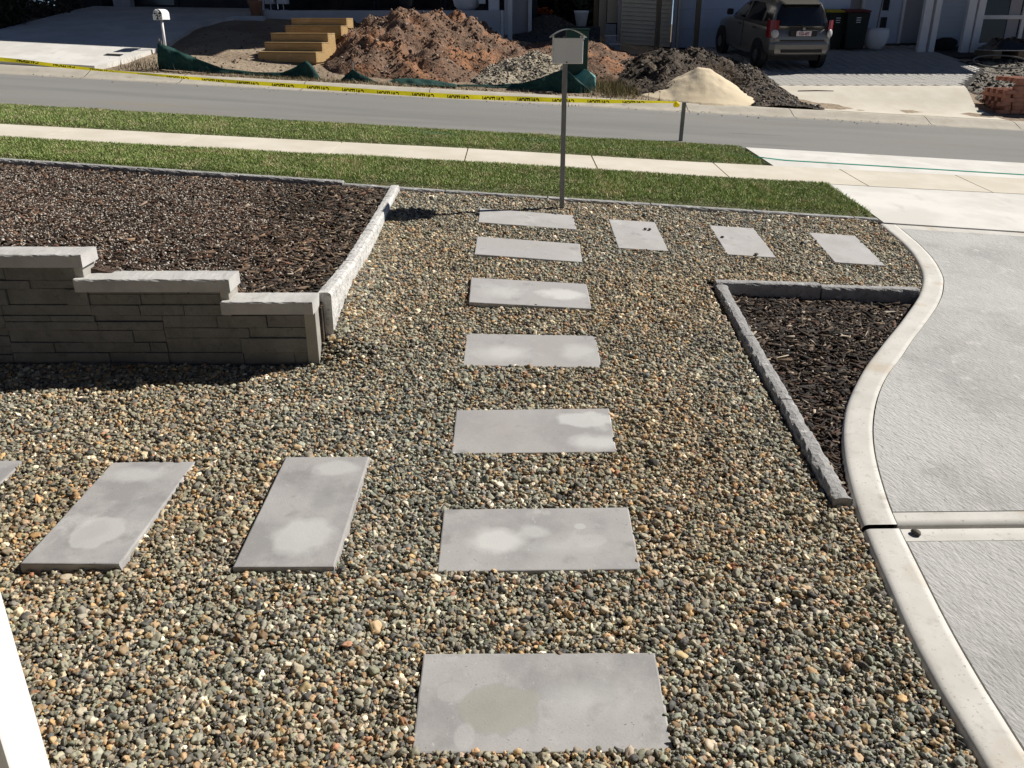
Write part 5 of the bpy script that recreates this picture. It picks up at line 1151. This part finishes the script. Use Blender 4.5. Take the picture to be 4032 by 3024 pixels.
bm.to_mesh(me); bm.free(); me.materials.append(M['plate_ink']); o = bpy.data.objects.new('lettering', me); COL.objects.link(o); o.parent = pl
cobj('tailgate_gap', MB().box(-.56, .56, -.662, -.645, .672, .70), 'car_trim')
cobj('badge', MB().cyl((0, -.655, .93), (0, -.63, .93), .035, 14), 'rim')
cobj('underbody', MB().box(-.66, .66, -.3, 3.0, .2, .38), 'car_trim')

# ---------------- brick stack, pallet, pipe ring
bs = thing('brick_stack', 'stack of red bricks at the right edge of the picture', 'brick stack', (10.6, 18.7, .4))
bkm = MB().box(-.113, .113, -.053, .053, -.0365, .0365).mesh('brick'); finish(bkm, M['brick'])
q0 = at(3918, 420, 17.95); rr = random.Random(5); nb = 0
for lay in range(9):
    for row in range(4):
        for c_ in range(7):
            if lay > 5 and c_ < 1: continue
            if row > 0 and 0 < c_ < 6 and lay not in (5, 8): continue
            if lay == 8 and rr.random() < .12: continue
            o = bpy.data.objects.new('brick', bkm); COL.objects.link(o); o.parent = bs
            turn = (lay % 3 == 1)
            x = q0.x + .12 + c_ * .232 + rr.uniform(-.008, .008) + (.05 if lay % 2 else 0); y = 17.85 + row * .112 * 2.05 + rr.uniform(-.01, .01) + (.03 if turn else 0)
            z = fz(q0.x, 17.9) - .03 + .0365 + lay * .0745
            o.location = Vector((x, y, z)) - Vector(bs['base']); o.rotation_euler = (0, 0, rr.uniform(-.06, .06) + (math.pi / 2 if turn and c_ % 3 == 0 else 0))
hr = []
for k in range(49):
    a = 2 * math.pi * k / 48; x, y = 12.0 + .62 * math.cos(a), 22.3 + .62 * math.sin(a); hr.append((x, y, fz(x, y) + .19 + .05 * math.cos(a - .5)))
tag(obj('pipe_ring', MB().tube(hr, .018, 8), mat('poly_pipe', (.25, .24, .22), .4), loc=hr[0]), 'coil of grey poly pipe lying on the rubble', 'pipe coil')
pq = at(3880, 240, 23.2); pz = pq.z
pal_ = thing('pallet', 'pallet on bricks carrying a black wrapped load near the right house', 'pallet', (13, 23.4, pz))
for k in range(4): obj('deck_board', MB().box(pq.x + .05, pq.x + 1.6, 23.05 + k * .26, 23.25 + k * .26, pz + .24, pz + .262), M['block_top'], pal_, bevel=.003)
for xx in (.1, .72, 1.4): obj('bearer', MB().box(pq.x + xx, pq.x + xx + .2, 23.05, 24.05, pz + .06, pz + .238), M['trim_brown'], pal_, bevel=.004)
obj('lower_load', MB().box(pq.x - .15, pq.x + 1.8, 23.1, 24.1, pz - .15, pz + .055), M['black'], pal_, bevel=.02)
P = []
for i in range(15):
    row = []
    for j in range(22):
        u, v = j / 21, i / 14; h = .30 * min(1, 6 * min(u, 1 - u, v, 1 - v) + .02); row.append((pq.x + .1 + u * 1.55, 23.08 + v * .95, pz + .266 + h * (.75 + .5 * mn.noise((u * 7, v * 4, 2))) + .05 * mn.noise((u * 18, v * 12, 5))))
    P.append(row)
wr = tag(grid('plastic_wrap', np.array(P), M['wrap']), 'crumpled shiny black plastic over the load on the pallet', 'plastic sheet')

# ---------------- weeds and twigs
def weeds(label, c, rx, ry, n, h, col, seed):
    r = np.random.default_rng(seed); x = r.normal(c[0], rx, n); y = r.normal(c[1], ry, n); z = np.array([fz(a, max(b, 17.15)) for a, b in zip(x, y)]) - .01
    hh = h * r.uniform(.4, 1.2, n); V = np.empty((n, 3, 3)); B = np.stack([x, y, z], 1); a = r.uniform(0, 6.28, n); d = np.stack([np.cos(a), np.sin(a), 0 * a], 1) * .006
    V[:, 0] = B - d; V[:, 1] = B + d; V[:, 2] = B + np.stack([r.normal(0, h * .35, n), r.normal(0, h * .35, n), hh], 1)
    o = raw('weeds', V.reshape(-1, 3), np.arange(n * 3).reshape(n, 3), M['grass'], np.repeat(np.array([col]) * r.uniform(.5, 1.4, (n, 1)), 3, 0))
    return tag(o, label, 'weeds', kind='stuff')
weeds('dry olive weeds between silt fence and dark soil', (2.05, 18.0), .28, .45, 1500, .22, (.2, .17, .075), 61)
weeds('tuft of dry straw coloured grass behind the sand heap', (4.25, 18.9), .16, .25, 500, .5, (.33, .23, .12), 62)
weeds('thin weeds along the soil edge left of the silt fence', (-7.1, 17.6), .25, .25, 160, .2, (.1, .085, .045), 63)
weeds('low dry grass along the back of the far kerb', (-3.5, 17.3), 1.9, .06, 1600, .07, (.24, .2, .11), 64)
for s, (x, y, l, a, lab) in enumerate(((6.35, 18.75, .75, .03, 'dark stick lying across the pale driveway crossing'), (9.9, 18.35, .6, .1, 'dark stick on the concrete left of the brick stack'))):
    z = Rz(x, y) + .038; tag(obj('stick', MB().tube([(x - l / 2, y, z), (x, y + .03, z + .004), (x + l / 2, y + l * a, z)], [.012, .016, .008], 6), M['trim_brown'], loc=(x, y, z)), lab, 'stick')
for o in list(bpy.data.objects):
    if 'base' in o.keys(): del o['base']
